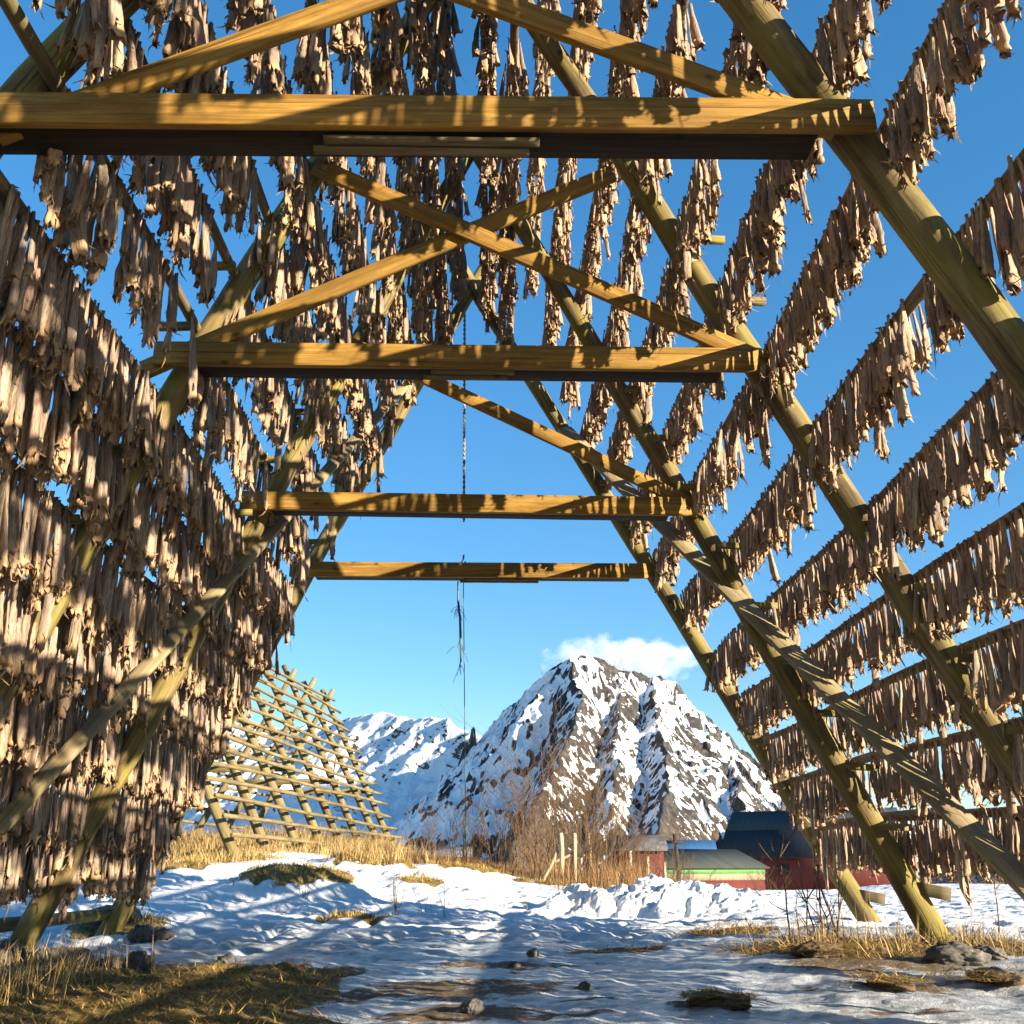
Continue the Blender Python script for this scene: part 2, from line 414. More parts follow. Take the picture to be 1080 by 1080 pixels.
def make_ground():
    Ys = np.concatenate([np.linspace(-60, -5, 24), np.linspace(-4.6, 4, 40), np.arange(4.05, 13, .032), np.arange(13, 26, .05), np.arange(26, 60, .22)])
    y = 60.; ex = []
    while y < 9000: ex.append(y); y *= 1.06
    Ys = np.concatenate([Ys, ex])
    u = np.linspace(-1, 1, 560); u = np.sign(u)*(.72*np.abs(u)+.28*np.abs(u)**5)
    w = np.where(Ys < 4, 9+np.maximum(-Ys, 0)*1.2, 9.0+.95*np.maximum(Ys-4, 0))
    X = u[None, :]*w[:, None]; Y = np.repeat(Ys[:, None], len(u), 1)
    Z = G(X, Y); gr, ice, dirt = masks(X, Y)
    far = sstep(60, 100, Y)
    V = np.stack([X, Y, Z], -1).reshape(-1, 3)
    nr, ncl = X.shape
    i = np.arange(nr-1)[:, None]; j = np.arange(ncl-1)[None, :]
    Q = np.stack([i*ncl+j, i*ncl+j+1, (i+1)*ncl+j+1, (i+1)*ncl+j], -1).reshape(-1, 4)
    c = np.stack([gr*(1-far), ice, dirt, np.ones_like(X)], -1).reshape(-1, 4)
    o = link('ground', mesh_np('ground', V, Q, None, {'gm': c}, True, M_GROUND))
    tag(o, 'snow covered ground with icy path and patches of dead grass', 'ground', kind='structure')
make_ground()

# ------------------------------------------------------------------ the fish rack
FR = [4.12, 6.74, 9.35, 12.02]             # where the four frames stand
rack = empty('fish_drying_rack', (0, 0, 0), 'large tent shaped wooden rack of leaning logs hung with rows of dried fish', 'drying rack')
def X_R(z): return 4.15-.53*z
def X_L(z): return -4.20+.452*z

RAFT = {  # polylines (x, z) of every rafter, frame by frame
    ('R', 0): [(4.20, -.15), (2.15, 3.8), (-.45, 8.6)], ('R', 1): [(4.30, -.15), (2.16, 4.15), (-.03, 8.5)],
    ('R', 2): [(4.10, -.2), (2.09, 3.95), (-.18, 8.45)], ('R', 3): [(4.49, -.2), (2.14, 4.05), (-.42, 8.6)],
    ('L', 0): [(-4.35, -.2), (-2.58, 4.5), (-2.08, 5.25), (-.05, 8.7)], ('L', 1): [(-4.24, -.2), (-2.33, 4.4), (-.35, 8.7)],
    ('L', 2): [(-4.24, -.25), (-2.2, 4.4), (-.25, 8.7)], ('L', 3): [(-4.43, -.3), (-2.33, 4.3), (-.22, 8.6)]}
RAFT[('R', -1)] = [(4.1, -.15), (2.0, 4.0), (-.4, 8.5)]; RAFT[('L', -1)] = [(-4.25, -.2), (-2.3, 4.3), (-.2, 8.6)]
def raft_y(k): return FR[0]-2.63 if k == -1 else FR[k]
for (side, k), pl in RAFT.items():
    pl = np.array(pl); y = raft_y(k)+(.15 if side == 'L' else .10)
    e = (pl[-1]-pl[-2])/np.linalg.norm(pl[-1]-pl[-2]); pl = np.concatenate([pl, pl[-1:]+e*.55])
    zs = np.linspace(pl[0, 1], pl[-1, 1], 30)
    xs = np.interp(zs, pl[:, 1], pl[:, 0])
    for _ in range(2): xs[1:-1] = .25*xs[:-2]+.5*xs[1:-1]+.25*xs[2:]
    sd = k*7+(3 if side == 'L' else 11)+20
    p = np.stack([xs, np.full(30, y), zs], 1)+.030*np.stack([fbm(zs*.5+sd, zs*0+sd, 2), fbm(zs*.5-sd, zs*0+sd, 2), 0*zs], 1)
    mb = MB(); tube(mb, p, np.linspace(.122, .085, 30), 20, .14, sd)
    mb.build('rafter', M_LOG, rack)

def tie_beam(k, x0, x1, z0, z1, y, splice, sd):
    mb = MB(); plank(mb, (x0, y+.025, z0-.095), (x1, y+.025, z1-.095), .19, .05, seed=sd)
    t = mb.build('tie_beam', M_PLANK, rack, smooth=False)
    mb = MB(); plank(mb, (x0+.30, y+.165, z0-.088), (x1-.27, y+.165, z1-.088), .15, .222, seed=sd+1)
    mb.build('inner_beam', M_SHADEBEAM, t, smooth=False)
    if splice:
        for q in range(2):
            mb = MB(); plank(mb, (splice[0]-.06*q, y+.085+.062*q, z0-.194-.012*q), (splice[1]-.05*q, y+.085+.062*q, z0-.194-.012*q), .025, .055, seed=sd+3+q)
            mb.build('splice_board', M_RAIL, t, smooth=False)
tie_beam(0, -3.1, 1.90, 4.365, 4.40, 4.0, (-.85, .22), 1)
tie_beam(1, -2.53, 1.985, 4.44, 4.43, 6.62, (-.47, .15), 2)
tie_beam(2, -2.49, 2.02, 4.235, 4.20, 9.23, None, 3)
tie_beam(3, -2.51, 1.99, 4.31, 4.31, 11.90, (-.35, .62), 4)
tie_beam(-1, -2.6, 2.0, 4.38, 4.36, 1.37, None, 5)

def brace(a, b, h=.145, t=.048, up=(0, 0, 1), mat=M_PLANK, sd=0, name='cross_brace'):
    mb = MB(); plank(mb, a, b, h, t, up, sd, 18, .01); mb.build(name, mat, rack, smooth=False)
brace((-2.62, 6.70, 4.23), (.95, 6.70, 6.06), sd=11)
brace((-1.45, 6.645, 6.05), (2.05, 6.645, 4.315), sd=12)
brace((-2.5, 4.13, 4.22), (.05, 4.13, 5.49), sd=13, h=.14)
brace((1.72, 4.078, 4.28), (-1.15, 4.078, 5.56), sd=14, h=.14)
brace((-1.50, 9.31, 5.92), (2.1, 9.31, 4.09), sd=15, h=.14)
nR = (-.53, 0, -1.); nL = (.45, 0, -1.)
brace((.93, 11.96, 6.16), (3.72, 6.72, .30), .19, .05, (1, 0, .0), M_GREY, 16, 'wind_brace')
brace((-1.00, 11.9, 6.99), (-3.50, 7.45, .98), .14, .045, (1, 0, .0), M_GREY, 17, 'wind_brace')

ZR = [1.13, 1.65, 2.13, 2.62, 3.15, 3.75, 4.36, 4.89, 5.44, 5.95, 6.45, 6.95, 7.42, 7.9, 8.35]
ZL = [1.10, 1.58, 2.08, 2.58, 3.08, 3.60, 4.06, 4.62, 5.15, 5.68, 6.20, 6.70, 7.20, 7.68, 8.15, 8.6]
Y0, Y1 = 0.2, 12.25
RAILS = []     # (side, row, function y -> point)
for side, zs in (('R', ZR), ('L', ZL)):
    for r, z in enumerate(zs):
        sg = 1 if side == 'R' else -1
        x = (X_R(z) if side == 'R' else X_L(z))+sg*.19
        if side == 'R' and x > .4: z = .75+(z-.75)*(x+.08)/x; x += .08          # rails lie on the outer side of the right logs
        rr = np.random.default_rng(100+r+(50 if side == 'L' else 0))
        ph, am, dr = rr.uniform(0, 6), rr.uniform(.012, .03), rr.normal()*.008
        ys = [Y0, FR[1]+rr.uniform(.1, .2), FR[2]+rr.uniform(-.25, -.15), Y1+rr.uniform(-.08, .12)]
        def f(y, x=x, z=z, ph=ph, am=am, dr=dr): return np.array([x+.6*am*np.sin(y*1.1+ph), y, z+am*np.sin(y*.9+ph)+dr*(y-7)])
        RAILS.append((side, r, f))
        # two lengths, lapped side by side at the third frame: the butt ends stick out
        for (a, b, o) in ((ys[0], FR[2]+rr.uniform(.2, .35), 0.), (FR[2]-rr.uniform(.18, .34), ys[3], .075)):
            p = np.array([f(y)+np.array([sg*o, 0, o*.35]) for y in np.linspace(a, b, 26)])
            mb = MB(); tube(mb, p, np.linspace(.046, .036, 26), 10, .14, r+3*sg+a)
            mb.build('rail', M_RAIL, rack)
# the lowest, bare rail on the left and the short cleats on the right feet
mb = MB(); tube(mb, log_pts((-4.33, 8.6, .26), (-4.30, 12.3, .24), 18, .01, 5), .062, 12, .12, 9); mb.build('rail', M_LOG, rack)
for k, zc in ((2, .54), (3, .42)):
    xr = float(np.interp(zc, [q[1] for q in RAFT[('R', k)]], [q[0] for q in RAFT[('R', k)]]))
    mb = MB(); plank(mb, (xr+.05, FR[k]+.04, zc+.02), (xr+.30, FR[k]-.06, zc-.03), .11, .09, seed=k, n=4); mb.build('cleat', M_RAIL, rack, smooth=False)
for k in (1, 2, 3):
    for side, zs in (('R', ZR), ('L', ZL)):
        for z in zs[:9]:
            pl = RAFT[(side, k)]; xr = float(np.interp(z, [q[1] for q in pl], [q[0] for q in pl])); sg = 1 if side == 'R' else -1
            mb = MB(); plank(mb, (xr+sg*.02, FR[k]-.115, z-.05), (xr+sg*.29, FR[k]-.115, z-.06), .06, .05, seed=int(z*10)+k, n=3)
            mb.build('cleat', M_LOG, rack, smooth=False)

# ------------------------------------------------------------------ dried fish
def fish_shape(seed, nu, nv):
    """headless dried cod hanging from the tail at the origin, length 1 in z (scaled later); returns verts, colour, wood coords"""
    r = np.random.default_rng(seed)
    t = np.concatenate([np.linspace(0, .82, nu-5), np.linspace(.87, 1, 5)]); th = np.arange(nv)/nv*2*np.pi
    a = np.interp(t, [0, .06, .14, .35, .6, .8, .93, 1], [.030, .022, .025, .048, .070, .082, .072, .066])*r.uniform(.85, 1.15)
    b = a*np.interp(t, [0, .15, .5, 1], [.8, .75, .55, .62])*r.uniform(.8, 1.2)
    tw = r.normal()*.7*t; ph = r.uniform(0, 6.3, 4)
    cx = .025*np.sin(t*r.uniform(2, 5)+ph[0])*t*1.4; cy = .02*np.sin(t*r.uniform(2, 5)+ph[1])*t
    slit = np.exp(-((np.angle(np.exp(1j*(th-np.pi/2))))/.5)**2)
    V = np.zeros((nu, nv, 3)); C = np.zeros((nu, nv, 4)); C[..., 3] = 1
    fold = r.uniform(.16, .34)
    tint = r.uniform()
    for i in range(nu):
        rr = 1+fold*np.sin(3*th+ph[2]+2*t[i])+.12*np.sin(7*th+ph[3]-5*t[i])+.10*r.normal(size=nv)*sstep(.1, .6, t[i])
        rr = rr*(1-.75*slit*sstep(.38, .6, t[i]))
        if i == nu-2: rr = rr*r.uniform(.8, 1.35, nv)
        if i == nu-1: rr = rr*r.uniform(.55, 1.6, nv)
        x = a[i]*rr*np.cos(th); y = b[i]*rr*np.sin(th)
        z = -np.full(nv, t[i])
        if i >= nu-2: z = z-r.uniform(-.03, .075, nv)*(1 if i == nu-1 else .45)
        ca, sa = math.cos(tw[i]), math.sin(tw[i])
        V[i, :, 0] = cx[i]+x*ca-y*sa; V[i, :, 1] = cy[i]+x*sa+y*ca; V[i, :, 2] = z
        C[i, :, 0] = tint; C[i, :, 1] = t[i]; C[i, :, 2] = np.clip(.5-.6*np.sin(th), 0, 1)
    Vs = [V.reshape(-1, 3)]; Cs = [C.reshape(-1, 4)]; W = [np.stack([np.outer(a, np.cos(th))+seed, np.outer(a, np.sin(th)), -np.outer(t, np.ones(nv))], -1).reshape(-1, 3)]
    # the dark hollow inside the open end
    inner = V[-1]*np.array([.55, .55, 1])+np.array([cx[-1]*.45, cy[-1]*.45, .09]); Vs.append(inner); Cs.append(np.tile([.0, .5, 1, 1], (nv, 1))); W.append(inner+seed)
    i = np.arange(nu)[:, None]; j = np.arange(nv)[None, :]; j2 = (j+1) % nv
    Q = [np.stack([i*nv+j, (i+1)*nv+j, (i+1)*nv+j2, i*nv+j2], -1).reshape(-1, 4)]
    base = (nu+1)*nv
    def fin(root, d1, d2, w0, tt):
        nonlocal base
        d1 = np.asarray(d1, float); d2 = np.asarray(d2, float)
        s = np.cross(d1, [r.normal()*.5, r.normal()*.5, 1.]); s /= np.linalg.norm(s)+1e-9
        p0 = np.asarray(root, float); p1 = p0+d1; p2 = p1+d2
        v = np.array([p0-s*w0, p0+s*w0, p1-s*w0*.8, p1+s*w0*.8, p2-s*w0*.2, p2+s*w0*.15])
        Vs.append(v); Cs.append(np.tile([tint, tt, .75, 1], (6, 1))); W.append(v+seed)
        Q.append(np.array([[0, 1, 3, 2], [2, 3, 5, 4]])+base); base += 6
    for k in range(5):   # fins and collar splinters at the open lower end
        an = r.uniform(0, 6.28); i0 = r.integers(int(nu*.8), nu)
        d = np.array([math.cos(an), math.sin(an), r.uniform(-1.6, .5)]); L = r.uniform(.035, .095)
        fin(V[i0, int(an/6.2832*nv) % nv], d*L*.6, (d+r.normal(size=3)*.7)*L*.6, r.uniform(.008, .022), r.uniform(.6, 1))
    for k in range(2):   # bits of back and belly fin along the side
        an = r.choice([1.5, 4.7])+r.normal()*.2; i0 = r.integers(int(nu*.25), int(nu*.75))
        d = np.array([math.cos(an), math.sin(an), -1.2]); fin(V[i0, int(an/6.2832*nv) % nv], d*.035, d*.03+r.normal(size=3)*.015, .014, .3)
    for k in range(1):   # tail fan curling over the rail
        d = np.array([r.normal()*.8, r.normal()*.8, .3]); L = r.uniform(.015, .06)
        fin((0, 0, -.01), d*L*.6, (d+r.normal(size=3)*.8)*L*.5, r.uniform(.014, .026), 0.)
    return np.concatenate(Vs), np.concatenate(Cs), np.concatenate(W), np.concatenate(Q)

LOD = {0: (20, 13), 1: (14, 10), 2: (9, 7)}
NVAR = {0: 16, 1: 12, 2: 8}
SHAPES = {k: [fish_shape(1000*k+i, *LOD[k]) for i in range(NVAR[k])] for k in LOD}

# camera frame, only used to find which fish show largest
TH, PS, F = RAD(19.557), RAD(1.131), 1050/1080
fw = np.array([math.sin(PS)*math.cos(TH), math.cos(PS)*math.cos(TH), math.sin(TH)])
rt = np.array([math.cos(PS), -math.sin(PS), 0]); upv = np.cross(rt, fw)

fish = []     # side, row, pos, rotz, tilt, len, fat
for side, r, f in RAILS:
    sg = 1 if side == 'R' else -1
    lo, hi = (.34, .50) if side == 'R' else (.48, .68)
    rr = np.random.default_rng(500+r+(60 if side == 'L' else 0))
    off = rr.uniform(0, 100)
    for s in (-1, 1):
        y = Y0+.1+rr.uniform(0, .05)
        ll = rr.uniform(lo, hi)
        while y < Y1-.12:
            dens = float(perlin(np.array(y*.55+off), np.array(off*.3)))
            ll = .6*ll+.4*rr.uniform(lo, hi)
            step = rr.uniform(.032, .052)*(1.25 if y < 3 else 1)
            bare = dens < (-.30 if side == 'L' and r > 6 and y < 9 else -.42)
            if side == 'L' and r == 7 and 4.3 < y < 6.4: bare = rr.random() < .15
            if side == 'L' and r == 8 and 3.8 < y < 5.6: bare = rr.random() < .1
            if side == 'R' and r in (1, 2) and 9.4 < y < 9.75: bare = True
            if side == 'L' and ((r == 6 and y < 4.35) or (r == 7 and 3.3 < y < 4.25)): bare = rr.random() < .97
            if side == 'L' and r in (8, 9, 10) and y < 3.6: bare = rr.random() < .6
            if side == 'L' and r in (7, 8) and (6.05 < y < 6.8 or 8.75 < y < 9.4): bare = rr.random() < .93
            if side == 'L' and r in (7, 8) and 11.45 < y < 12.1: bare = rr.random() < .9
            if side == 'L' and r == 9 and 6.2 < y < 6.7: bare = True
            if not bare and rr.random() > .05:
                p = f(y)
                L = ll*rr.uniform(.72, 1.18)*(1.4 if rr.random() < .05 else 1)*(.94 if side == 'L' and r > 6 else 1)
                fish.append((side, r, s, y, p+np.array([s*.048+rr.normal()*.012, 0, .008+rr.normal()*.012]),
                             rr.uniform(0, 6.283), rr.normal()*.075, -s*abs(rr.normal())*.06, L, rr.uniform(.75, 1.3)))
            y += step*(1.24 if side == 'L' and r > 6 else 1)
print('fish', len(fish))
px = []
for q in fish:
    P = q[4]+np.array([0, 0, -.5*q[8]-CAMZ]); z = P@fw
    u, v = F*(P@rt)/z, F*(P@upv)/z
    px.append(q[8]/z if (z > .3 and abs(u) < .47 and abs(v) < .47) else 0.)
order = np.argsort(-np.array(px))
solo = set(order[:300].tolist())

meshes0 = []
for i, (V, C, W, Q) in enumerate(SHAPES[0]):
    meshes0.append(mesh_np('dried_cod', V, Q, None, {'fc': C, 'wc': W}, True, M_FISH))
ORD = ['lowest', 'second', 'third', 'fourth', 'fifth', 'sixth', 'seventh', 'eighth', 'ninth', 'tenth', 'eleventh', 'twelfth', 'thirteenth', 'fourteenth', 'fifteenth', 'sixteenth']
ROWTXT = {'R': ORD, 'L': ORD}
for idx in sorted(solo):
    side, r, s, y, p, rz, tx, ty, L, fat = fish[idx]
    o = bpy.data.objects.new('dried_cod', meshes0[idx % NVAR[0]]); COL.objects.link(o)
    o.location = p; o.rotation_euler = (tx, ty, rz); o.scale = (L**.5*.51*fat, L**.5*.51*fat, L)
    wall = 'right' if side == 'R' else 'left'
    bay = 'before the nearest tie beam' if y < FR[0] else ('between nearest and second tie beams' if y < FR[1] else 'beyond the second tie beam')
    tag(o, 'dried cod on %s rail up of %s wall, %s' % (ROWTXT[side][r], wall, bay), 'dried fish', 'dried cod hanging nearest the viewer')

def euler_mats(tx, ty, rz):
    cx, sx, cy, sy, cz, sz = np.cos(tx), np.sin(tx), np.cos(ty), np.sin(ty), np.cos(rz), np.sin(rz)
    R = np.empty((len(tx), 3, 3))
    R[:, 0, 0] = cy*cz; R[:, 0, 1] = sx*sy*cz-cx*sz; R[:, 0, 2] = cx*sy*cz+sx*sz
    R[:, 1, 0] = cy*sz; R[:, 1, 1] = sx*sy*sz+cx*cz; R[:, 1, 2] = cx*sy*sz-sx*cz
    R[:, 2, 0] = -sy; R[:, 2, 1] = sx*cy; R[:, 2, 2] = cx*cy
    return R
AV, AC, AW, AQ = [], [], [], []; nb = 0
rest = [i for i in range(len(fish)) if i not in solo]
for lod in (0, 1, 2):
    sel = [i for i in rest if (0 if (px[i] > 0 and fish[i][3] < 6.0) else 1 if (px[i] > 0 and fish[i][3] < 10) else 2) == lod]
    for v in range(NVAR[lod]):
        ids = sel[v::NVAR[lod]]
        if not ids: continue
        V, C, W, Q = SHAPES[lod][v]
        L = np.array([fish[i][8] for i in ids]); fat = np.array([fish[i][9] for i in ids]); k = L**.5*.51*fat
        S = np.stack([k, k, L], 1)
        R = euler_mats(*[np.array([fish[i][q] for i in ids]) for q in (6, 7, 5)])
        P = np.array([fish[i][4] for i in ids])
        VV = np.einsum('nij,nkj->nki', R, V[None]*S[:, None])+P[:, None]
        CC = np.repeat(C[None], len(ids), 0).copy(); CC[..., 0] = np.modf(CC[..., 0]+np.random.default_rng(v+lod*9).uniform(0, 1, (len(ids), 1)))[0]
        AV.append(VV.reshape(-1, 3)); AC.append(CC.reshape(-1, 4))
        AW.append((W[None]+np.random.default_rng(v).uniform(0, 9, (len(ids), 1, 3))).reshape(-1, 3))
        AQ.append((Q[None]+(np.arange(len(ids))*len(V))[:, None, None]+nb).reshape(-1, 4)); nb += len(ids)*len(V)
o = link('dried_fish', mesh_np('dried_fish', np.concatenate(AV), np.concatenate(AQ), None, {'fc': np.concatenate(AC), 'wc': np.concatenate(AW)}, True, M_FISH))
tag(o, 'thousands of small brown dried fish crowding the rails farther back', 'dried fish', kind='stuff')

# ------------------------------------------------------------------ rope, chain and frayed cord
rope = empty('hoist_rope', (-.42, 12.3, 8.4), 'thin grey rope with a steel chain link hanging down the middle of the rack', 'rope')
o3 = np.array([-.42, 12.3, 8.4])
pts = np.array([(-.43, 12.3, 8.4), (-.41, 12.3, 6.6), (-.385, 12.3, 4.98)])
mb = MB()
for sgn in (0, np.pi):       # two strands twisted round each other
    tt = np.linspace(0, 1, 240); c = np.stack([np.interp(tt, [0, 1], [pts[0, 0], pts[2, 0]]), np.full(240, 12.3), np.interp(tt, [0, 1], [8.4, 4.98])], 1)
    c[:, 0] += 0.010*np.cos(tt*150+sgn); c[:, 1] += 0.010*np.sin(tt*150+sgn)
    tube(mb, c, .0105, 5, 0, 1)
mb.build('twisted_rope', M_ROPE, rope, off=o3)
def ring(mb, c, rx, rz, r, plane='x', n=20):
    a = np.linspace(0, 2*np.pi, n+1)
    p = np.stack([rx*np.cos(a), 0*a, rz*np.sin(a)], 1) if plane == 'x' else np.stack([0*a, rx*np.cos(a), rz*np.sin(a)], 1)
    tube(mb, np.asarray(c)+p, r, 6, 0, 0, False)
mb = MB()
for q in range(6): ring(mb, (-.382, 12.3, 4.95-.075*q), .024, .05, .010, 'x' if q % 2 else 'y')
mb.build('chain', M_STEEL, rope, off=o3)
mb = MB(); tube(mb, [(-.38, 12.3, 4.53), (-.385, 12.3, 4.46), (-.41, 12.3, 4.43), (-.395, 12.3, 4.39), (-.37, 12.3, 4.40), (-.36, 12.3, 4.44)], .012, 6, 0, 0)
mb.build('hook', M_STEEL, rope, off=o3)
mb = MB(); tube(mb, [(-.385, 12.3, 4.41), (-.34, 12.3, 2.7), (-.30, 12.3, .98)], .006, 5, 0, 2); mb.build('cord', M_CORD, rope, off=o3)
cord = empty('frayed_cord', (-.43, 11.86, 4.1), 'short frayed teal cord tied to an eye under the farthest tie beam', 'cord')
o3 = np.array([-.43, 11.86, 4.1])
mb = MB(); ring(mb, (-.43, 11.86, 4.09), .03, .035, .009); mb.build('eye_ring', M_STEEL, cord, off=o3)
mb = MB(); tube(mb, [(-.43, 11.86, 4.05), (-.425, 11.86, 3.8), (-.40, 11.86, 3.6), (-.385, 11.86, 3.3), (-.38, 11.86, 3.05)], [.010, .012, .014, .016, .010], 6, .3, 4)
rr = np.random.default_rng(8)
for q in range(26):
    z = rr.choice([3.78, 3.72, 3.05, 3.3])+rr.normal()*.03; x = -.43+(4.05-z)*.05
    d = rr.normal(size=3)*.04; d[2] = -abs(d[2])-.02
    tube(mb, [(x, 11.86, z), np.array((x, 11.86, z))+d, np.array((x, 11.86, z))+d*1.6+np.array([0, 0, -.03])], .003, 3, 0, 0)
mb.build('frayed_strand', M_CORD, cord, off=o3)

# ------------------------------------------------------------------ second rack, bare, on the rise
a_dir = np.array([.1285, .992, 0]); a_dir /= np.linalg.norm(a_dir); x_dir = np.array([a_dir[1], -a_dir[0], 0])
end = np.array([-5.77, 35.0, 0.]); bz = 1.02
far = empty('bare_drying_rack', tuple(end+np.array([0, 0, bz])), 'empty lattice tent of thin poles without fish on the snowy rise', 'drying rack')
def fp(along, across, h): return end+a_dir*along+x_dir*across+np.array([0, 0, bz+h])-np.array([end[0], end[1], bz])
HB, HW = 5.25, 2.95
NF = 8
for k in range(NF):
    y = -2.1*k; rr = np.random.default_rng(k+70)
    for sg in (-1, 1):
        mb = MB(); tube(mb, log_pts(fp(y+rr.normal()*.05+.08*sg, sg*(HW+rr.normal()*.06), -.4), fp(y+rr.normal()*.05+.08*sg, -sg*.22, HB+.30+rr.normal()*.06), 9, .02, k), np.linspace(.115, .08, 9), 8, .1, k+sg)
        mb.build('rafter', M_FAR, far)
    if k % 2 == 0:
        mb = MB(); plank(mb, fp(y+.15, -1.75, 2.1), fp(y+.15, 1.75, 2.1), .15, .05, seed=k, n=4); mb.build('tie_beam', M_FAR, far, smooth=False)
for r in range(15):
    h = .25+r*.35
    for sg in (-1, 1):
        rr = np.random.default_rng(r*3+sg+90); xx = sg*(HW*(1-h/HB)+.12)
        for (ya, yb) in ((-15.2, -6.9), (-7.6, .5+rr.normal()*.1)):
            mb = MB(); tube(mb, log_pts(fp(ya, xx, h+rr.normal()*.03), fp(yb, xx, h+rr.normal()*.04), 10, .03, r), .045, 7, .15, r)
            mb.build('rail', M_FAR, far)
mb = MB(); plank(mb, fp(-5.5, 1.9, 1.55), fp(.3, .5, 4.2), .12, .04, seed=3); mb.build('wind_brace', M_FAR, far, smooth=False)

# ------------------------------------------------------------------ mountains
def seg_height(X, Y, pts, slope, conc):
    best = np.full(X.shape, -1e9)
    for k in range(len(pts)-1):
        (ax, ay, az), (bx, by, bz_) = pts[k], pts[k+1]
        dx, dy = bx-ax, by-ay; L2 = dx*dx+dy*dy
        t = np.clip(((X-ax)*dx+(Y-ay)*dy)/L2, 0, 1)
        d = np.hypot(X-ax-t*dx, Y-ay-t*dy)
        h = az+(bz_-az)*t
        best = np.maximum(best, h-slope*d*(1-conc*sstep(0, 500, d)))
    return best
S = (171, 2200, 444)
R1 = [S, (91, 2350, 404), (26, 2500, 358), (-34, 2650, 311), (-129, 2900, 215), (-308, 3300, 95)]
R2 = [S, (181, 2060, 337), (150, 1900, 236), (100, 1750, 150), (62, 1600, 80), (30, 1480, 28)]
R3 = [S, (224, 2200, 444), (279, 2230, 422), (368, 2250, 410), (415, 2250, 397), (466, 2250, 330), (541, 2300, 262), (616, 2350, 219), (706, 2400, 208), (832, 2500, 140), (1145, 2600, 78), (1800, 2700, 20)]
SB = [[(368, 2250, 410), (335, 2060, 285), (322, 1850, 175), (262, 1620, 62)], [(541, 2300, 262), (470, 1980, 160), (436, 1750, 78), (430, 1560, 25)],
      [(616, 2350, 219), (640, 2100, 120), (620, 1800, 40)], [(279, 2230, 422), (262, 2080, 310), (232, 1900, 200), (190, 1680, 80)]]
def ridge_field(A, B, lines):
    """highest of several ridges; also which way along the ridge and how far below it every point lies"""
    H = np.full(A.shape, -1e9); SS = np.zeros(A.shape); DD = np.zeros(A.shape)
    for q, (pts, slope, conc) in enumerate(lines):
        acc = q*1000.
        for k in range(len(pts)-1):
            (ax, ay, az), (bx, by, bz_) = pts[k], pts[k+1]
            dx, dy = bx-ax, by-ay; L = math.hypot(dx, dy)
            t = np.clip(((A-ax)*dx+(B-ay)*dy)/(L*L), 0, 1); d = np.hypot(A-ax-t*dx, B-ay-t*dy)
            h = az+(bz_-az)*t-slope*conc*np.log1p(d/conc)
            m = h > H; H[m] = h[m]; SS[m] = (acc+t*L)[m]; DD[m] = d[m]; acc += L
    return H, SS, DD
LINES = [(R1, 1.45, 420.), (R3, 1.5, 380.), (R2, 1.6, 300.)]+[(q, 1.3, 260.) for q in SB]
def mtn(X, Y):
    A = X+14*fbm(X*.012, Y*.012, 3); B = Y+18*fbm(X*.012+40, Y*.012, 3)
    h, sa, d = ridge_field(A, B, LINES)
    wob = .9*fbm(X*.012, Y*.008, 3)
    rib = 1-2*np.abs(perlin(sa/46+wob, d*.0035)); rib2 = 1-2*np.abs(perlin(sa/17+2*wob+9, d*.008)); rib3 = 1-2*np.abs(perlin(sa/7+3*wob+4, d*.016))
    up = sstep(-10, 90, h)
    h = h+up*(sstep(8, 130, d)*30*(rib-.45)+sstep(4, 50, d)*11*(rib2-.45)+sstep(0, 25, d)*4.5*(rib3-.45))+up*(7*(ridged(X*.02, Y*.014, 4)-1.1)+3.5*fbm(X*.07, Y*.05, 4))
    return h-3
def mtn_snow(X, Y, Z):
    dy, dx = Y[1, 0]-Y[0, 0], X[0, 1]-X[0, 0]
    gy, gx = np.gradient(Z, dy, dx); sl = np.hypot(gx, gy)
    def blur(a, n):
        for _ in range(n):
            p = np.pad(a, 1, mode='edge'); a = (p[:-2, 1:-1]+p[2:, 1:-1]+p[1:-1, :-2]+p[1:-1, 2:]+p[1:-1, 1:-1]*2)/6
        return a
    cv = blur(Z, 14)-Z; cv2 = blur(Z, 3)-Z                 # hollows hold snow, ribs are blown bare
    sn = .77+.075*cv+.12*cv2-.50*(sl-1.0)+.55*fbm(X*.012, Y*.007, 4)+.30*fbm(X*.05, Y*.03, 4)
    sn = sn+.40*sstep(60, -60, X-.19*(Y-1450))*sstep(20, 80, Z)   # the lee side left of the front spur is drifted over
    sn = sn-.5*sstep(90, 15, Z+30*fbm(X*.015, Y*.01, 3))
    return sn
def grid(name, xs, ys, fn, mat, label):
    X, Y = np.meshgrid(xs, ys); Z = fn(X, Y)
    V = np.stack([X, Y, Z], -1).reshape(-1, 3); n = len(xs); m = len(ys)
    i = np.arange(m-1)[:, None]; j = np.arange(n-1)[None, :]
    Q = np.stack([i*n+j, i*n+j+1, (i+1)*n+j+1, (i+1)*n+j], -1).reshape(-1, 4)
    o = link(name, mesh_np(name, V, Q, None, None, True, mat)); tag(o, label, 'mountain', kind='structure'); return o
mo = grid('mountain', np.linspace(-520, 1300, 760), np.linspace(1380, 3450, 640), lambda X, Y: np.maximum(mtn(X, Y), -12), M_MTN, 'steep rocky snow streaked mountain behind the racks')
_X, _Y = np.meshgrid(np.linspace(-520, 1300, 760), np.linspace(1380, 3450, 640))
_a = mo.data.attributes.new('snow', 'FLOAT', 'POINT'); _a.data.foreach_set('value', mtn_snow(_X, _Y, np.maximum(mtn(_X, _Y), -12)).astype(np.float32).ravel())
LS = []
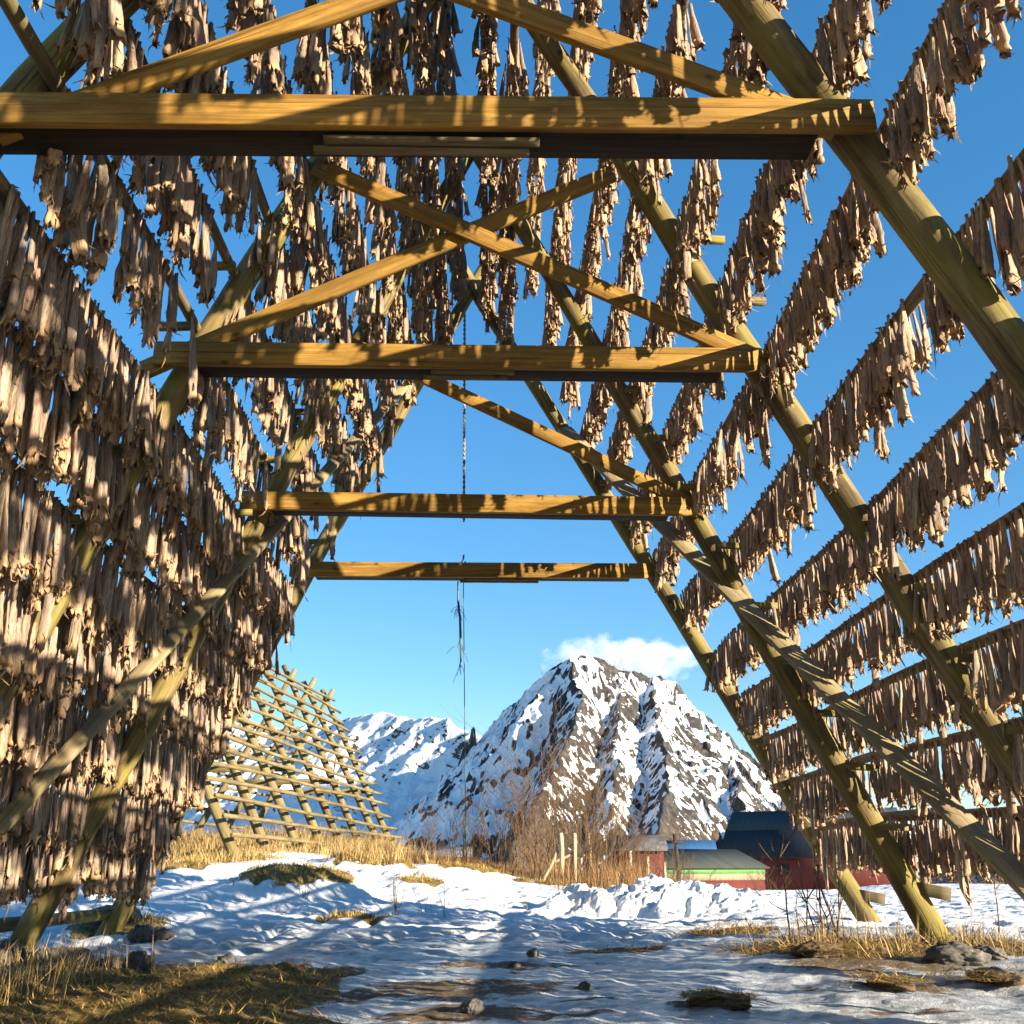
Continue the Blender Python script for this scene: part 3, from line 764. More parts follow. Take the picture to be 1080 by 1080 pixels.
for px_, py_ in ((60, 800), (200, 748), (300, 772), (360, 763), (385, 757), (405, 754), (425, 760), (440, 767), (455, 763), (470, 767), (485, 776), (540, 800)):
    yy = 5200-(px_-60)*5.4; LS.append(((px_-518)/1050*yy, yy, (913-py_)/1050*yy*.965))
def mtn2(X, Y):
    A = X+20*fbm(X*.01, Y*.01, 3); B = Y+30*fbm(X*.01+9, Y*.01, 3)
    h = seg_height(A, B, LS, .95, .3)
    return np.maximum(h+(20*ridged(X*.008, Y*.006, 4)+5*fbm(X*.05, Y*.05, 3))*.7*sstep(0, 120, 440-h+60)-6, -14)
grid('distant_mountain', np.linspace(-2700, 150, 480), np.linspace(1900, 5900, 440), mtn2, M_MTN2, 'lower snowy mountain left of the rocky peak')
def pinn(X, Y):
    A = X+8*fbm(X*.03, Y*.03, 3); q = (Y-2350)/1.3; r1 = ridged(X*.045, Y*.04, 3)-1
    def cone(cx, cz, left, right, dy=0): return cz-np.hypot(np.where(A < cx, left, right)*(A-cx), 2.4*(q-dy))
    h = cone(-43, 322, 4.2, 6.5)+14*r1+7*fbm(X*.15, Y*.15, 2)
    h2 = cone(-58, 270, 3.2, 3.6, -14)+11*r1+5*fbm(X*.12, Y*.12, 2); h3 = cone(-36, 246, 3.2, 3.4, -24)+10*(ridged(X*.05+4, Y*.04, 3)-1)
    h = np.minimum(h, 303+9*fbm(X*.12, Y*.12, 2)-.25*np.abs(X+40))
    return np.maximum(np.maximum(np.maximum(h, h2), h3), -12)
n_ = mountain_mat('dark_crag', .78, 10)
grid('rock_pinnacle', np.linspace(-180, 70, 180), np.linspace(2220, 2500, 150), pinn, n_, 'dark rock tooth standing before the left shoulder of the mountain')
def hill(X, Y): return -3+4.6*np.exp(-((X-72)/22)**2-((Y-118)/26)**2)*1.6+2.2*fbm(X*.06, Y*.06, 4)*np.exp(-((X-72)/30)**2-((Y-118)/34)**2)
M_HILL = mountain_mat('knoll_rock_and_snow', .62, -50)
grid('hill', np.linspace(10, 140, 200), np.linspace(55, 190, 180), hill, M_HILL, 'low snowy knoll with bare rock beyond the right wall')

# cloud resting on the summit
def cloud():
    bpy_me = bpy.data.meshes.new('cloud'); import bmesh
    bm = bmesh.new(); bmesh.ops.create_icosphere(bm, subdivisions=4, radius=1.); bm.to_mesh(bpy_me); bm.free()
    o = link('cloud', bpy_me, loc=(300, 2290, 450)); o.scale = (200, 75, 66)
    m = bpy.data.materials.new('cloud_vapour'); m.use_nodes = True; t = m.node_tree; t.nodes.clear()
    out = t.nodes.new('ShaderNodeOutputMaterial'); vol = t.nodes.new('ShaderNodeVolumePrincipled')
    vol.inputs['Color'].default_value = (.96, .96, .97, 1); vol.inputs['Anisotropy'].default_value = .2
    tc = t.nodes.new('ShaderNodeTexCoord'); ln = t.nodes.new('ShaderNodeVectorMath'); ln.operation = 'LENGTH'
    t.links.new(tc.outputs['Object'], ln.inputs[0])
    mp = t.nodes.new('ShaderNodeMapping'); mp.inputs['Scale'].default_value = (3.2, 1.2, 1.3); t.links.new(tc.outputs['Object'], mp.inputs[0])
    nz = t.nodes.new('ShaderNodeTexNoise'); nz.inputs['Scale'].default_value = 1.3; nz.inputs['Detail'].default_value = 5; nz.inputs['Roughness'].default_value = .6
    t.links.new(mp.outputs[0], nz.inputs['Vector'])
    def ma(op, a, b):
        x = t.nodes.new('ShaderNodeMath'); x.operation = op
        for k, v in enumerate((a, b)):
            if hasattr(v, 'is_output'): t.links.new(v, x.inputs[k])
            else: x.inputs[k].default_value = v
        return x.outputs[0]
    s = ma('SUBTRACT', ma('MULTIPLY', nz.outputs['Fac'], 1.9), ma('ADD', ma('MULTIPLY', ln.outputs['Value'], .95), .12))
    d = ma('MULTIPLY', ma('MAXIMUM', s, 0.), .045)
    t.links.new(d, vol.inputs['Density']); t.links.new(vol.outputs[0], out.inputs['Volume'])
    bpy_me.materials.append(m); tag(o, 'small white cloud resting on the rocky summit', 'cloud', kind='stuff')
cloud()

# ------------------------------------------------------------------ buildings
def poly_prism(mb, pts2, y0, y1, ax='x'):
    """closed outline (u, z) swept along the other horizontal axis from y0 to y1"""
    n = len(pts2); V = []
    for w in (y0, y1):
        for (u, z) in pts2: V.append((u, w, z) if ax == 'y' else (w, u, z))
    Q = [(i, (i+1) % n, n+(i+1) % n, n+i) for i in range(n)]
    c = len(V); V += [V[0], V[n]]
    V[c] = tuple(np.mean(V[:n], 0)); V[c+1] = tuple(np.mean(V[n:2*n], 0))
    T = [(c, (i+1) % n, i) for i in range(n)]+[(c+1, n+i, n+(i+1) % n) for i in range(n)]
    mb.add(V, Q, T)
def slab(mb, a, b, c, d, t):
    """thin roof sheet over the quad a b c d"""
    P = np.array([a, b, c, d], float); nn = np.cross(P[1]-P[0], P[3]-P[0]); nn /= np.linalg.norm(nn)
    if nn[2] < 0: nn = -nn
    V = np.concatenate([P, P+nn*t]); mb.add(V, [(0, 1, 2, 3), (7, 6, 5, 4), (0, 4, 5, 1), (1, 5, 6, 2), (2, 6, 7, 3), (3, 7, 4, 0)])
def boxm(mb, x0, x1, y0, y1, z0, z1):
    V = [(x, y, z) for z in (z0, z1) for y in (y0, y1) for x in (x0, x1)]
    mb.add(V, [(0, 2, 3, 1), (4, 5, 7, 6), (0, 1, 5, 4), (1, 3, 7, 5), (3, 2, 6, 7), (2, 0, 4, 6)])

# red barn with a gambrel roof
b = empty('barn', (26.7, 97, -1.35), 'large red barn with broad dark two pitched roof', 'barn'); b.rotation_euler.z = RAD(-35)
X0, X1, D = -5.4, 9.5, 8.
prof = [(0, 0), (D, 0), (D, 3.0), (D-2, 5.1), (D/2, 6.9), (2, 5.1), (0, 3.0)]
mb = MB(); poly_prism(mb, prof, X0, X1, 'x'); mb.build('wall', M_REDWALL2, b, False)
mb = MB()
for (p, q) in (((-.45, 2.75), (1.95, 5.2)),): slab(mb, (X0-.5, p[0], p[1]), (X1+.5, p[0], p[1]), (X1+.5, q[0], q[1]), (X0-.5, q[0], q[1]), .14)
slab(mb, (X0-.5, D+.45, 2.75), (X1+.5, D+.45, 2.75), (X1+.5, D-1.95, 5.2), (X0-.5, D-1.95, 5.2), .14)
rf = mb.build('roof', M_BARNROOF, b, False)
mb = MB()
slab(mb, (X0-.5, 1.96, 5.235), (X1+.5, 1.96, 5.235), (X1+.5, D/2, 7.05), (X0-.5, D/2, 7.05), .14)
slab(mb, (X0-.5, D-1.96, 5.235), (X1+.5, D-1.96, 5.235), (X1+.5, D/2, 7.06), (X0-.5, D/2, 7.06), .14)
mb.build('roof_ridge_sheet', M_BARNROOF2, b, False)
mb = MB(); boxm(mb, -.3, .3, D/2-.3, D/2+.3, 6.9, 7.5); mb.build('chimney', M_STONE, rf, False)
for x in (-3.2, 0.2, 3.6):
    mb = MB(); boxm(mb, x-.5, x+.5, -.06, -.003, 1.3, 2.2); w = mb.build('window', M_DARKPOST, b, False)
mb = MB(); boxm(mb, X0-.06, X0-.003, 2.5, 5.5, .1, 2.6); mb.build('door', M_DARKPOST, b, False)

# low shed with green trim
g = empty('boathouse', (14.98, 71.5, -1.05), 'low boathouse with green eave board over pale boards and red base', 'shed'); g.rotation_euler.z = RAD(36)
W2 = 5.4
mb = MB(); boxm(mb, -W2, W2, 0, 5.2, -.4, .86); mb.build('base_wall', M_REDWALL, g, False)
mb = MB(); boxm(mb, -W2-.02, W2+.02, -.03, 5.23, .86, 1.32); mb.build('wall', M_PALEWALL, g, False)
mb = MB(); boxm(mb, -W2-.05, W2+.05, -.07, -.033, 1.30, 1.62); mb.build('eave_board', M_GREENTRIM, g, False)
mb = MB(); poly_prism(mb, [(0, 1.325), (5.2, 1.325), (5.2, 1.6), (2.6, 2.75), (0, 1.6)], -W2+.01, W2-.01, 'x'); mb.build('gable', M_PALEWALL, g, False)
mb = MB(); slab(mb, (-W2-.3, -.3, 1.60), (W2+.3, -.3, 1.60), (W2+.3, 2.6, 2.83), (-W2-.3, 2.6, 2.83), .08)
slab(mb, (-W2-.3, 5.5, 1.60), (W2+.3, 5.5, 1.60), (W2+.3, 2.602, 2.84), (-W2-.3, 2.602, 2.84), .08); mb.build('roof', M_GREYROOF, g, False)

# blue roofed hall
h = empty('hall', (16.6, 97, -1.6), 'long hall with bright blue sheet roof behind the boathouse', 'hall'); h.rotation_euler.z = RAD(-8)
mb = MB(); poly_prism(mb, [(0, 0), (6, 0), (6, 3.3), (3, 4.5), (0, 3.3)], -5, 4, 'x'); mb.build('wall', M_WHITEWALL, h, False)
mb = MB(); slab(mb, (-5.3, -.35, 3.22), (4.3, -.35, 3.22), (4.3, 3, 4.56), (-5.3, 3, 4.56), .1); slab(mb, (-5.3, 6.35, 3.22), (4.3, 6.35, 3.22), (4.3, 3.002, 4.57), (-5.3, 3.002, 4.57), .1)
mb.build('roof', M_BLUEROOF, h, False)
for x in (-3, 0, 2.5):
    mb = MB(); boxm(mb, x-.4, x+.4, -.05, -.003, 1.4, 2.4); mb.build('window', M_DARKPOST, h, False)

# small red shed
s = empty('red_shed', (7.0, 50, -1.2), 'small red plank shed with snow patched roof behind dry reeds', 'shed'); s.rotation_euler.z = RAD(-6)
mb = MB(); poly_prism(mb, [(0, -.3), (3.4, -.3), (3.4, 2.65), (1.7, 3.25), (0, 2.65)], -1.25, 1.2, 'x'); mb.build('wall', M_REDWALL, s, False)
mb = MB(); slab(mb, (-1.45, -.25, 2.60), (1.4, -.25, 2.60), (1.4, 1.7, 3.30), (-1.45, 1.7, 3.30), .07); slab(mb, (-1.45, 3.65, 2.60), (1.4, 3.65, 2.60), (1.4, 1.702, 3.31), (-1.45, 1.702, 3.31), .07)
mb.build('roof', M_SNOWROOF, s, False)
mb = MB(); boxm(mb, -.4, .35, -.05, -.003, .1, 1.9); mb.build('door', M_DARKPOST, s, False)

# long grey roof in the dip
q = empty('storehouse', (-4.4, 90, -.8), 'long low storehouse with grey roof behind bare shrubs', 'storehouse')
mb = MB(); poly_prism(mb, [(0, 0), (5, 0), (5, 2.3), (2.5, 3.0), (0, 2.3)], -3.2, 2.6, 'x'); mb.build('wall', M_REDWALL2, q, False)
mb = MB(); slab(mb, (-3.4, -.3, 2.25), (2.8, -.3, 2.25), (2.8, 2.5, 3.06), (-3.4, 2.5, 3.06), .08); slab(mb, (-3.4, 5.3, 2.25), (2.8, 5.3, 2.25), (2.8, 2.502, 3.07), (-3.4, 2.502, 3.07), .08)
mb.build('roof', M_SNOWROOF, q, False)

# utility pole
p = empty('utility_pole', (8.06, 45, -1.5), 'dark leaning wooden utility pole before the green trimmed boathouse', 'pole')
mb = MB(); tube(mb, log_pts((0, 0, -.6), (-.16, 0, 3.55), 8, .01, 3), np.linspace(.12, .085, 8), 10, .05, 3); mb.build('pole', M_DARKPOST, p)
mb = MB(); tube(mb, [(-.15, 0, 3.1), (.15, 0, 3.4), (.42, 0, 3.42), (.55, 0, 3.3)], .03, 6, 0, 1); mb.build('bracket', M_STEEL, p)
mb = MB(); boxm(mb, -.5, .2, -.16, -.09, 3.15, 3.25); mb.build('crossarm', M_DARKPOST, p, False)

# fence posts
for (x, y, ht, lean, lab) in [(1.46, 22, 1.36, .0, 'tallest pale fence post at the shrubs, with the leaning pole beside it'), (1.90, 24, 1.4, .01, 'middle one of three pale posts among the bare shrubs'),
                              (2.43, 26, 1.35, .0, 'right one of three pale posts among the bare shrubs'), (3.95, 30, .62, .02, 'short pale stake left of the red shed door'),
                              (4.55, 30.5, .60, -.02, 'short pale stake in the reeds before the red shed'), (5.1, 31, .58, .01, 'short pale stake nearest the red shed corner')]:
    gz = g1(x, y)
    o = empty('fence_post', (x, y, gz), lab, 'fence post', 'pale fence posts at the shrubs')
    top = (CAMZ+(913-882)/1050*y)-gz if ht > 1 else ht+.35
    mb = MB(); tube(mb, log_pts((0, 0, -.3), (lean, 0, top), 6, .008, int(x*10)), .048, 9, .08, int(y)); mb.build('post', M_POST, o)
    if x == 1.46:
        mb = MB(); tube(mb, log_pts((-.52, .03, -.1), (-.06, .06, top*.7), 6, .008, 2), .038, 8, .08, 4); mb.build('leaning_prop', M_POST, o)
    if x in (1.90, 2.43):
        mb = MB(); tube(mb, log_pts((-.5, .03, top*.42), (-.03, .06, top*.62), 6, .008, 2), .03, 8, .08, 4); mb.build('stay', M_POST, o)

# ------------------------------------------------------------------ snow bank
def bank():
    xs = np.linspace(.3, 6.2, 340); ys = np.linspace(13.9, 17.2, 210); X, Y = np.meshgrid(xs, ys)
    top = np.interp(X, [.3, 1.06, 1.8, 2.3, 2.67, 3.26, 3.7, 4.15, 5.2, 6.2], [.02, .15, .22, .31, .33, .26, .17, .09, .07, .02])
    c = 15.4+.2*np.sin(X*1.3)+.08*(X-3)
    base = G(X, Y); bed = G(X, Y, False)
    prof = np.maximum(0, top-bed+.02)*np.exp(-(np.abs(Y-c)/(.62+.25*perlin(X*1.5, Y*0)))**2.6)
    r = np.random.default_rng(31); n = 1500; cx = r.uniform(.5, 6, n); cy = r.normal(15.3, .62, n); rad = r.gamma(2.2, .030, n)+.028
    lump = np.zeros_like(X)
    for a, b, q in zip(cx, cy, rad):
        i0, i1 = np.searchsorted(xs, [a-q*1.5, a+q*1.5]); j0, j1 = np.searchsorted(ys, [b-q*1.5, b+q*1.5])
        if i1 <= i0 or j1 <= j0: continue
        dx = X[j0:j1, i0:i1]-a; dy = Y[j0:j1, i0:i1]-b; an = r.uniform(0, 3); sx = r.uniform(.7, 1.4)
        u = (dx*np.cos(an)+dy*np.sin(an))/sx; v = -dx*np.sin(an)+dy*np.cos(an)
        d = np.maximum(np.abs(u), np.abs(v))*.6+np.hypot(u, v)*.4
        hgt = q*r.uniform(.5, 1.1)*np.clip(1.15-(d/q)**2.5, 0, 1)**.6
        lump[j0:j1, i0:i1] = np.maximum(lump[j0:j1, i0:i1], hgt*(1+.5*u/q*r.normal()*.4))
    w = np.clip(prof/.09, 0, 1)
    Z = base-.03+prof*(1+.1*fbm(X*2, Y*2, 3))+(lump*.95+.03*fbm(X*15, Y*15, 4))*w
    n = len(xs); mm = len(ys); i = np.arange(mm-1)[:, None]; j = np.arange(n-1)[None, :]
    Q = np.stack([i*n+j, i*n+j+1, (i+1)*n+j+1, (i+1)*n+j], -1).reshape(-1, 4)
    o = link('snow_bank', mesh_np('snow_bank', np.stack([X, Y, Z], -1).reshape(-1, 3), Q, None, None, True, M_SNOW))
    tag(o, 'ploughed heap of lumpy snow before the fence posts', 'snow', kind='structure')
bank()

# ------------------------------------------------------------------ stones
def stone(x, y, r, sx, sy, sz, sd, label, mat=M_STONE):
    import bmesh
    bm = bmesh.new(); bmesh.ops.create_icosphere(bm, subdivisions=5, radius=1.)
    me = bpy.data.meshes.new('stone'); bm.to_mesh(me); bm.free()
    v = np.empty(len(me.vertices)*3); me.vertices.foreach_get('co', v); v = v.reshape(-1, 3)
    d = 1+.42*fbm(v[:, 0]*1.1+sd, v[:, 1]*1.1+v[:, 2]*.7, 3)+.26*np.abs(fbm(v[:, 0]*2.3+sd, v[:, 2]*2.3+v[:, 1]*1.4, 4))+.10*fbm(v[:, 0]*7+sd, v[:, 2]*7+v[:, 1]*5, 3)
    r = r*.8
    v = v*d[:, None]*np.array([sx, sy, sz])*r; me.vertices.foreach_set('co', v.astype(np.float32).ravel())
    me.polygons.foreach_set('use_smooth', np.ones(len(me.polygons), bool)); me.materials.append(mat)
    o = link('stone', me, loc=(x, y, g1(x, y)+r*sz*.45)); o.rotation_euler.z = sd; tag(o, label, 'stone', 'loose stones on the ground')
stone(-3.0, 9.35, .13, 1.05, .9, .95, 1, 'round dark stone at the edge of the dead grass')
stone(-3.13, 9.9, .11, 1.2, .9, .7, 2, 'grey stone touching the snow behind the round dark stone')
stone(-3.42, 9.85, .12, 1.3, .9, .65, 3, 'flat grey stone nearest the left foot post')
stone(-3.75, 9.5, .24, 1.5, 1., .55, 4, 'broad flat boulder by the foot of the left log')
stone(-2.40, 9.95, .09, 1.3, 1, .7, 5, 'small dark stone on the snow edge past the grass')
stone(-4.05, 9.1, .2, 1.3, 1, .8, 15, 'weathered boulder in the dry stalks at far left')
stone(-3.7, 11.8, .2, 1.4, 1, .55, 16, 'brown stone lying against the snowy slope behind left log')
stone(-4.4, 12.6, .28, 1.3, 1, .6, 17, 'pale boulder behind the bare low rail on the left')
stone(3.5, 8.1, .19, 1.35, 1., .6, 6, 'smooth grey stone half sunk in straw at right')
stone(3.85, 8.35, .13, 1.4, 1, .55, 18, 'small grey stone beside the smooth stone in straw')
stone(.38, 9.7, .055, 1.2, 1, .9, 7, 'small brown clod on the ice in the middle of the path')
stone(.62, 7.2, .05, 1.2, 1, .8, 8, 'dark clod on the blue ice below the path clod')
stone(-.1, 6.15, .07, 1.1, 1, .8, 9, 'brown lump on the bare patch at the bottom')
stone(.2, 9.05, .05, 1.2, 1, .8, 10, 'dark pebble on the upper bare patch of the path')
M_CLOD = simple('earth_clod', (.035, .022, .012), (.14, .09, .045), 14, .95, .8)
stone(2.55, 6.95, .15, 1.5, 1.1, .3, 11, 'brown turf clod standing on the ice at lower right', M_CLOD)
stone(1.28, 6.15, .14, 1.5, 1, .45, 12, 'low dark turf clod at the bottom edge of the ice', M_CLOD)
stone(2.6, 8.55, .2, 1.4, 1., .42, 13, 'large dark turf clod among straw before the right log', M_CLOD)
stone(3.35, 7.2, .18, 2.2, 1, .28, 14, 'long low turf clod near the right edge', M_CLOD)

# ------------------------------------------------------------------ grass, straw, stalks, shrubs
def blades(name, bx, by, hgt, width, lean, mat, label, cat, flat=False, droop=.4, zoff=0.):
    n = len(bx); r = np.random.default_rng(n)
    z = G(bx, by)+zoff; an = r.uniform(0, 6.283, n); ln = lean*((.3 if flat else 0)+np.abs(r.normal(size=n)))
    d = np.stack([np.cos(an)*ln, np.sin(an)*ln, np.ones(n)], 1)
    if flat: d[:, 2] = np.abs(r.normal(size=n))*.25
    d /= np.linalg.norm(d, axis=1)[:, None]
    wa = an+np.pi/2+r.normal(size=n)*.8; w = np.stack([np.cos(wa), np.sin(wa), 0*wa], 1)*(width*r.uniform(.6, 1.4, n))[:, None]
    p0 = np.stack([bx, by, z-.02], 1); p1 = p0+d*(hgt*.55)[:, None]
    d2 = d+np.stack([np.cos(an), np.sin(an), -droop*np.ones(n)*(1.5 if flat else 1)], 1)*(.5*r.uniform(0, 1, n))[:, None]
    d2 /= np.linalg.norm(d2, axis=1)[:, None]; p2 = p1+d2*(hgt*.5)[:, None]
    V = np.stack([p0-w, p0+w, p1-w*.8, p1+w*.8, p2], 1).reshape(-1, 3); k = np.arange(n)*5
    Q = np.stack([k, k+1, k+3, k+2], 1); T = np.stack([k+2, k+3, k+4], 1)
    tint = np.repeat(np.clip(r.normal(.5, .25, n), 0, 1), 5)
    o = link(name, mesh_np(name, V, Q, T, {'tint': tint}, True, mat)); tag(o, label, cat, kind='stuff')
def scatter(n, x0, x1, y0, y1, keep, sd):
    r = np.random.default_rng(sd); x = r.uniform(x0, x1, n); y = r.uniform(y0, y1, n); k = keep(x, y) > r.uniform(size=n); return x[k], y[k]
gm = lambda x, y: masks(x, y)[0]
r_ = np.random.default_rng(77)
x, y = scatter(80000, -9.5, -1.2, 18.5, 35, lambda x, y: gm(x, y)*np.clip(.5+1.3*fbm(x*.7, y*.7, 3), .04, 1), 1)
blades('tall_grass', x, y, r_.uniform(.12, .75, len(x))*(1+.9*perlin(x*.5+3, y*.5))*(.45+.55*sstep(22, 27, y)), .005, .35, M_BLADE, 'tall pale dry grass along the foot of the bare rack', 'grass')
x, y = scatter(130000, -5.2, -.3, 5.0, 10.2, lambda x, y: gm(x, y)**2*.9, 2)
blades('matted_grass', x, y, r_.uniform(.03, .12, len(x)), .0034, .8, M_TURF, 'flattened brown and green dead grass in the left foreground', 'grass', True)
x, y = scatter(60000, -6, 2, 12.5, 23.5, lambda x, y: gm(x, y), 3)
blades('hummock_grass', x, y, r_.uniform(.04, .13, len(x)), .005, .9, M_TURF, 'brown grass on hummocks sticking out of the snow', 'grass')
x, y = scatter(40000, 1.6, 6, 7.6, 11.5, lambda x, y: gm(x, y), 4)
blades('straw', x, y, r_.uniform(.10, .42, len(x)), .0035, 1.4, M_BLADE, 'loose pale straw around the feet of the right logs', 'straw', True)
x, y = scatter(7000, 1.8, 6, 8.2, 11, lambda x, y: gm(x, y)*np.clip(.3+1.5*perlin(x*1.6, y*1.6), .05, 1), 14)
blades('standing_straw', x, y, r_.uniform(.08, .34, len(x)), .0028, .8, M_BLADE, 'ragged half upright straw round the right log feet', 'straw')
x, y = scatter(9000, .6, 2.6, 9.6, 11.3, lambda x, y: gm(x, y)*.8, 6)
blades('scattered_straw', x, y, r_.uniform(.06, .2, len(x)), .003, 1.3, M_BLADE, 'thin wisps of straw on the ice beside the right logs', 'straw', True)
x, y = scatter(1700, -5.2, -2.7, 6.2, 9.3, lambda x, y: sstep(-2.7, -3.3, x+.3*perlin(x*2, y*2)), 7)
blades('dry_stalks', x, y, r_.uniform(.12, .42, len(x)), .0035, .35, M_BLADE, 'thin upright dry grass stalks at the lower left edge', 'grass')
x, y = scatter(26000, 1.2, 7, 18.5, 34, lambda x, y: sstep(18, 20.5, y+1.2*perlin(x, y))*(x < .150*y+.2*perlin(y, x))*np.clip(.35+1.4*perlin(x*1.1, y*.8), .05, 1), 8)
blades('reeds', x, y, r_.uniform(.15, .75, len(x)), .005, .25, M_RUST, 'rusty reeds growing among the fence posts and shrubs', 'reeds')
x, y = scatter(16000, -3.5, 2.5, 24, 34, lambda x, y: .4+.6*(perlin(x*.7, y*.7) > 0), 9)
blades('heather', x, y, r_.uniform(.10, .34, len(x)), .007, .5, M_RUST, 'rusty low growth on the crest behind the snow', 'ground cover')
for q, (cx, cy, rad_) in enumerate([(2.55, 6.95, .24), (3.35, 7.2, .42), (1.28, 6.15, .2), (2.6, 8.55, .3)]):
    r = np.random.default_rng(40+q); n = 1500; a = r.uniform(0, 6.28, n); d = rad_*np.sqrt(r.uniform(0, 1, n))
    bx, by = cx+d*np.cos(a)*1.1, cy+d*np.sin(a)*.8
    blades('turf_tuft', bx, by, r.uniform(.03, .09, n), .003, 2.2, M_TURF, 'short dead grass on a turf clod', 'grass', True, zoff=.08*1.)

def twigs(mb, base, h, n, spread, sd, depth=2, r0=.012):
    r = np.random.default_rng(sd)
    def grow(p, d, L, rad, lev):
        pts = [p]; q = p.copy(); dd = d.copy(); m = 5
        for i in range(m):
            dd = dd+r.normal(size=3)*.10+np.array([0, 0, .05]); dd /= np.linalg.norm(dd); q = q+dd*L/m; pts.append(q.copy())
        tube(mb, pts, np.linspace(rad, rad*.45, m+1), 3, 0, 0, False)
        if lev > 0:
            for c in range(r.integers(3, 6)):
                k = r.integers(1, m+1); s = dd*.8+r.normal(size=3)*.5; s[2] = abs(s[2])*.8+.2; s /= np.linalg.norm(s)
                grow(pts[k], s, L*r.uniform(.35, .6), rad*.55, lev-1)
    for i in range(n):
        a = r.uniform(0, 6.283); p = np.array([base[0]+spread*.45*math.cos(a)*r.random(), base[1]+spread*.45*math.sin(a)*r.random(), base[2]-.05])
        d = np.array([math.cos(a)*spread*r.uniform(.1, .5), math.sin(a)*spread*r.uniform(.1, .5), h]); d /= np.linalg.norm(d)
        grow(p, d, h*r.uniform(.55, .95), r0, depth)
def shrub(x, y, h, n, spread, sd, label, name='bare_shrub', cat='shrub', group='bare shrubs in the snow', mat=None, depth=2, r0=.012):
    z = g1(x, y); o = empty(name, (x, y, z), label, cat, group)
    mb = MB(); twigs(mb, (0, 0, 0), h, n, spread, sd, depth, r0); mb.build('twigs' if depth else 'stalks', mat or M_TWIG, o)
    return o
SH = [(.2, 24, 2.0, 15, .9, 'sparse bare shrub at the left edge of the thicket'), (.95, 23.5, 2.8, 18, 1.2, 'bare willow shrub just left of the leaning prop'),
      (1.65, 25, 3.6, 24, 1.5, 'tallest bare willow thicket behind the tall pale post'), (2.35, 24.5, 3.2, 23, 1.4, 'bare willow thicket between the middle and right posts'),
      (3.1, 26, 2.6, 20, 1.4, 'bare willow shrub just right of the three posts'), (3.9, 28, 1.6, 16, 1.2, 'low bare shrub in front of the red shed'),
      (4.6, 27, 1.1, 12, .9, 'small bare shrub at the right end of the reeds'), (-.6, 27, 1.5, 18, 1., 'rusty bare shrub on the crest beneath the rope'),
      (-1.6, 30, 1.0, 12, 1.1, 'low rusty shrub on the crest beside the bare rack'), (-2.2, 36, 2.0, 9, 1.3, 'thin bare birch scrub right behind the bare rack'),
      (10.6, 40, 1.2, 12, 1.3, 'dark low shrub in front of the barn'), (6.2, 33, 1.0, 10, 1.1, 'dark low shrub beside the boathouse')]
for i, (x, y, h, n, sp, lab) in enumerate(SH): shrub(x, y, h, n, sp, 200+i, lab)
WD = [(-1.22, 14.0, .62, 7, .12, 'dry brown weed clump standing in the snow under the rope'), (-.85, 13.9, .55, 3, .35, 'splayed thin weed stems right of the brown weed clump'),
      (-.6, 13.9, .58, 3, .14, 'two upright weed stems in the open snow'), (-2.6, 15.2, .45, 4, .2, 'pale weed stems in front of the largest hummock'),
      (-.1, 15.0, .32, 2, .1, 'lone short weed stem in the snow left of the snow bank'), (.55, 15.0, .5, 3, .5, 'weed stems at the left end of the snow bank'), (1.2, 14.6, .45, 3, .4, 'dark weed stems before the lumpy snow bank')]
for i, (x, y, h, n, sp, lab) in enumerate(WD): shrub(x, y, h, n, sp, 300+i, lab, 'dry_weed', 'weed', 'dry weeds in the snow', M_TWIG2, 1 if i in (0, 3) else 0, .005)
o = shrub(3.05, 9.55, .95, 7, .9, 410, 'leafless sapling of dark twigs leaning left in the straw by the right logs', 'sapling', 'sapling', None, M_TWIG, 1, .011)
shrub(2.55, 9.0, .7, 2, .15, 411, 'single upright dark twig left of the leafless sapling', 'twig', 'twig', None, M_TWIG, 0, .008)
shrub(4.3, 9.0, .75, 1, 1.4, 412, 'long thin dark stem slanting out of the straw at far right', 'stem', 'twig', None, M_TWIG, 0, .008)
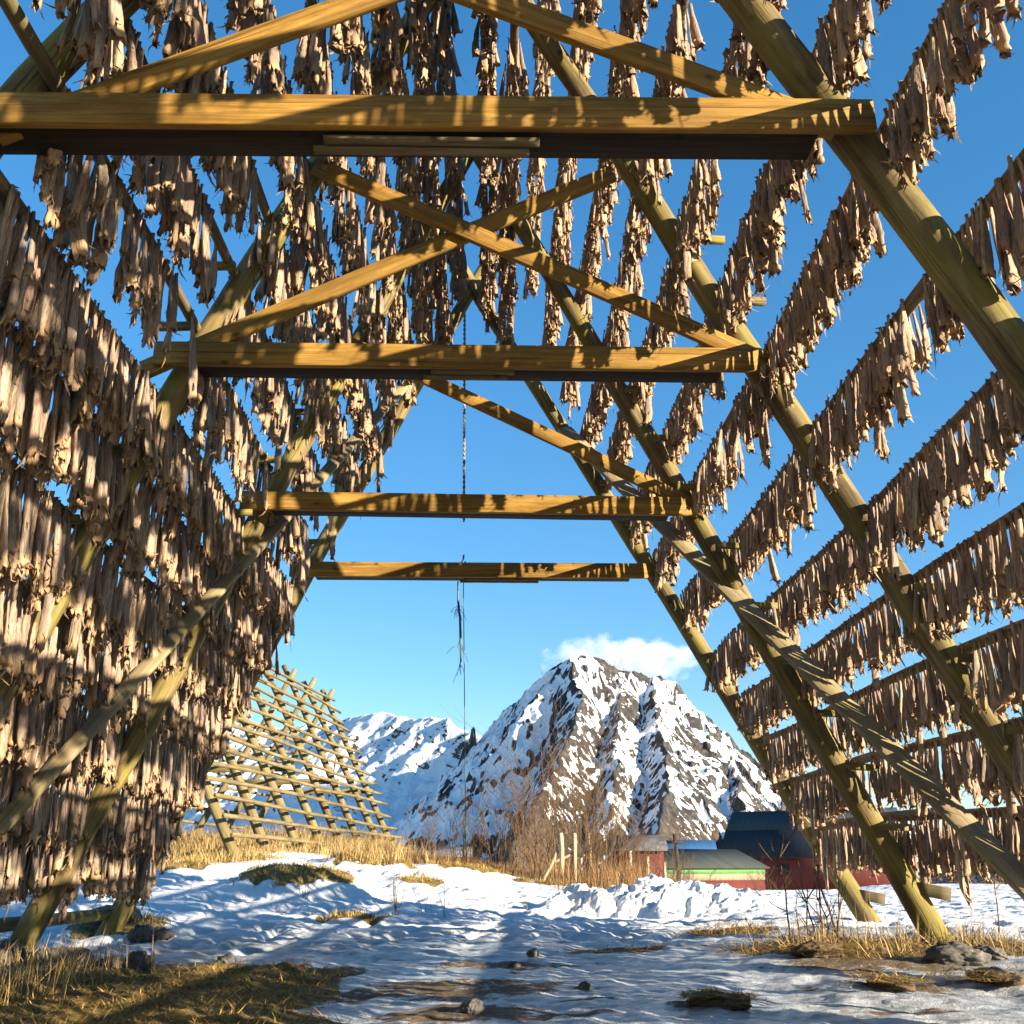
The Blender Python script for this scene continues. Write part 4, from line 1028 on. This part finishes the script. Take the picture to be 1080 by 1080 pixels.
shrub(3.5, 10.2, .55, 9, .5, 413, 'pale weed stems between the two right foot logs', 'dry_weed', 'weed', 'dry weeds in the snow', M_TWIG2, 0, .004)

# ------------------------------------------------------------------ light, sky, camera
AZ, EL = 55., 14.      # sun behind the camera, a little to the right, low
to_sun = Vector((math.sin(RAD(AZ))*math.cos(RAD(EL)), -math.cos(RAD(AZ))*math.cos(RAD(EL)), math.sin(RAD(EL))))
sun = bpy.data.lights.new('sun', 'SUN'); sun.energy = 5.; sun.angle = RAD(.5); sun.color = (1, .86, .66)
so = bpy.data.objects.new('sun', sun); COL.objects.link(so); so.rotation_euler = to_sun.to_track_quat('Z', 'Y').to_euler(); so.location = (20, -40, 30)
w = bpy.data.worlds.new('World'); sc.world = w; w.use_nodes = True; t = w.node_tree
bg = t.nodes['Background']; sky = t.nodes.new('ShaderNodeTexSky'); sky.sky_type = 'NISHITA'; sky.sun_disc = False
sky.sun_elevation = RAD(EL); sky.sun_rotation = RAD(180-AZ); sky.air_density = 1.0; sky.dust_density = .0; sky.ozone_density = 3.5; sky.altitude = 0
hs = t.nodes.new('ShaderNodeHueSaturation'); hs.inputs['Hue'].default_value = .502; hs.inputs['Saturation'].default_value = 1.40; hs.inputs['Value'].default_value = 1.9
gm_ = t.nodes.new('ShaderNodeGamma'); gm_.inputs['Gamma'].default_value = .72; t.links.new(sky.outputs[0], gm_.inputs['Color']); t.links.new(gm_.outputs[0], hs.inputs['Color']); t.links.new(hs.outputs[0], bg.inputs[0]); bg.inputs[1].default_value = .055
cam = bpy.data.cameras.new('camera'); cam.sensor_width = 36; cam.lens = 35.; cam.clip_start = .05; cam.clip_end = 20000
co = bpy.data.objects.new('camera', cam); COL.objects.link(co); co.location = (0, 0, CAMZ)
co.rotation_euler = (RAD(90+19.557), 0, RAD(-1.131)); sc.camera = co
sc.view_settings.view_transform = 'Standard'; sc.view_settings.look = 'None'; sc.view_settings.exposure = 1.85; sc.view_settings.gamma = 1
sc.cycles.max_bounces = 6; sc.cycles.diffuse_bounces = 2; sc.cycles.volume_bounces = 2
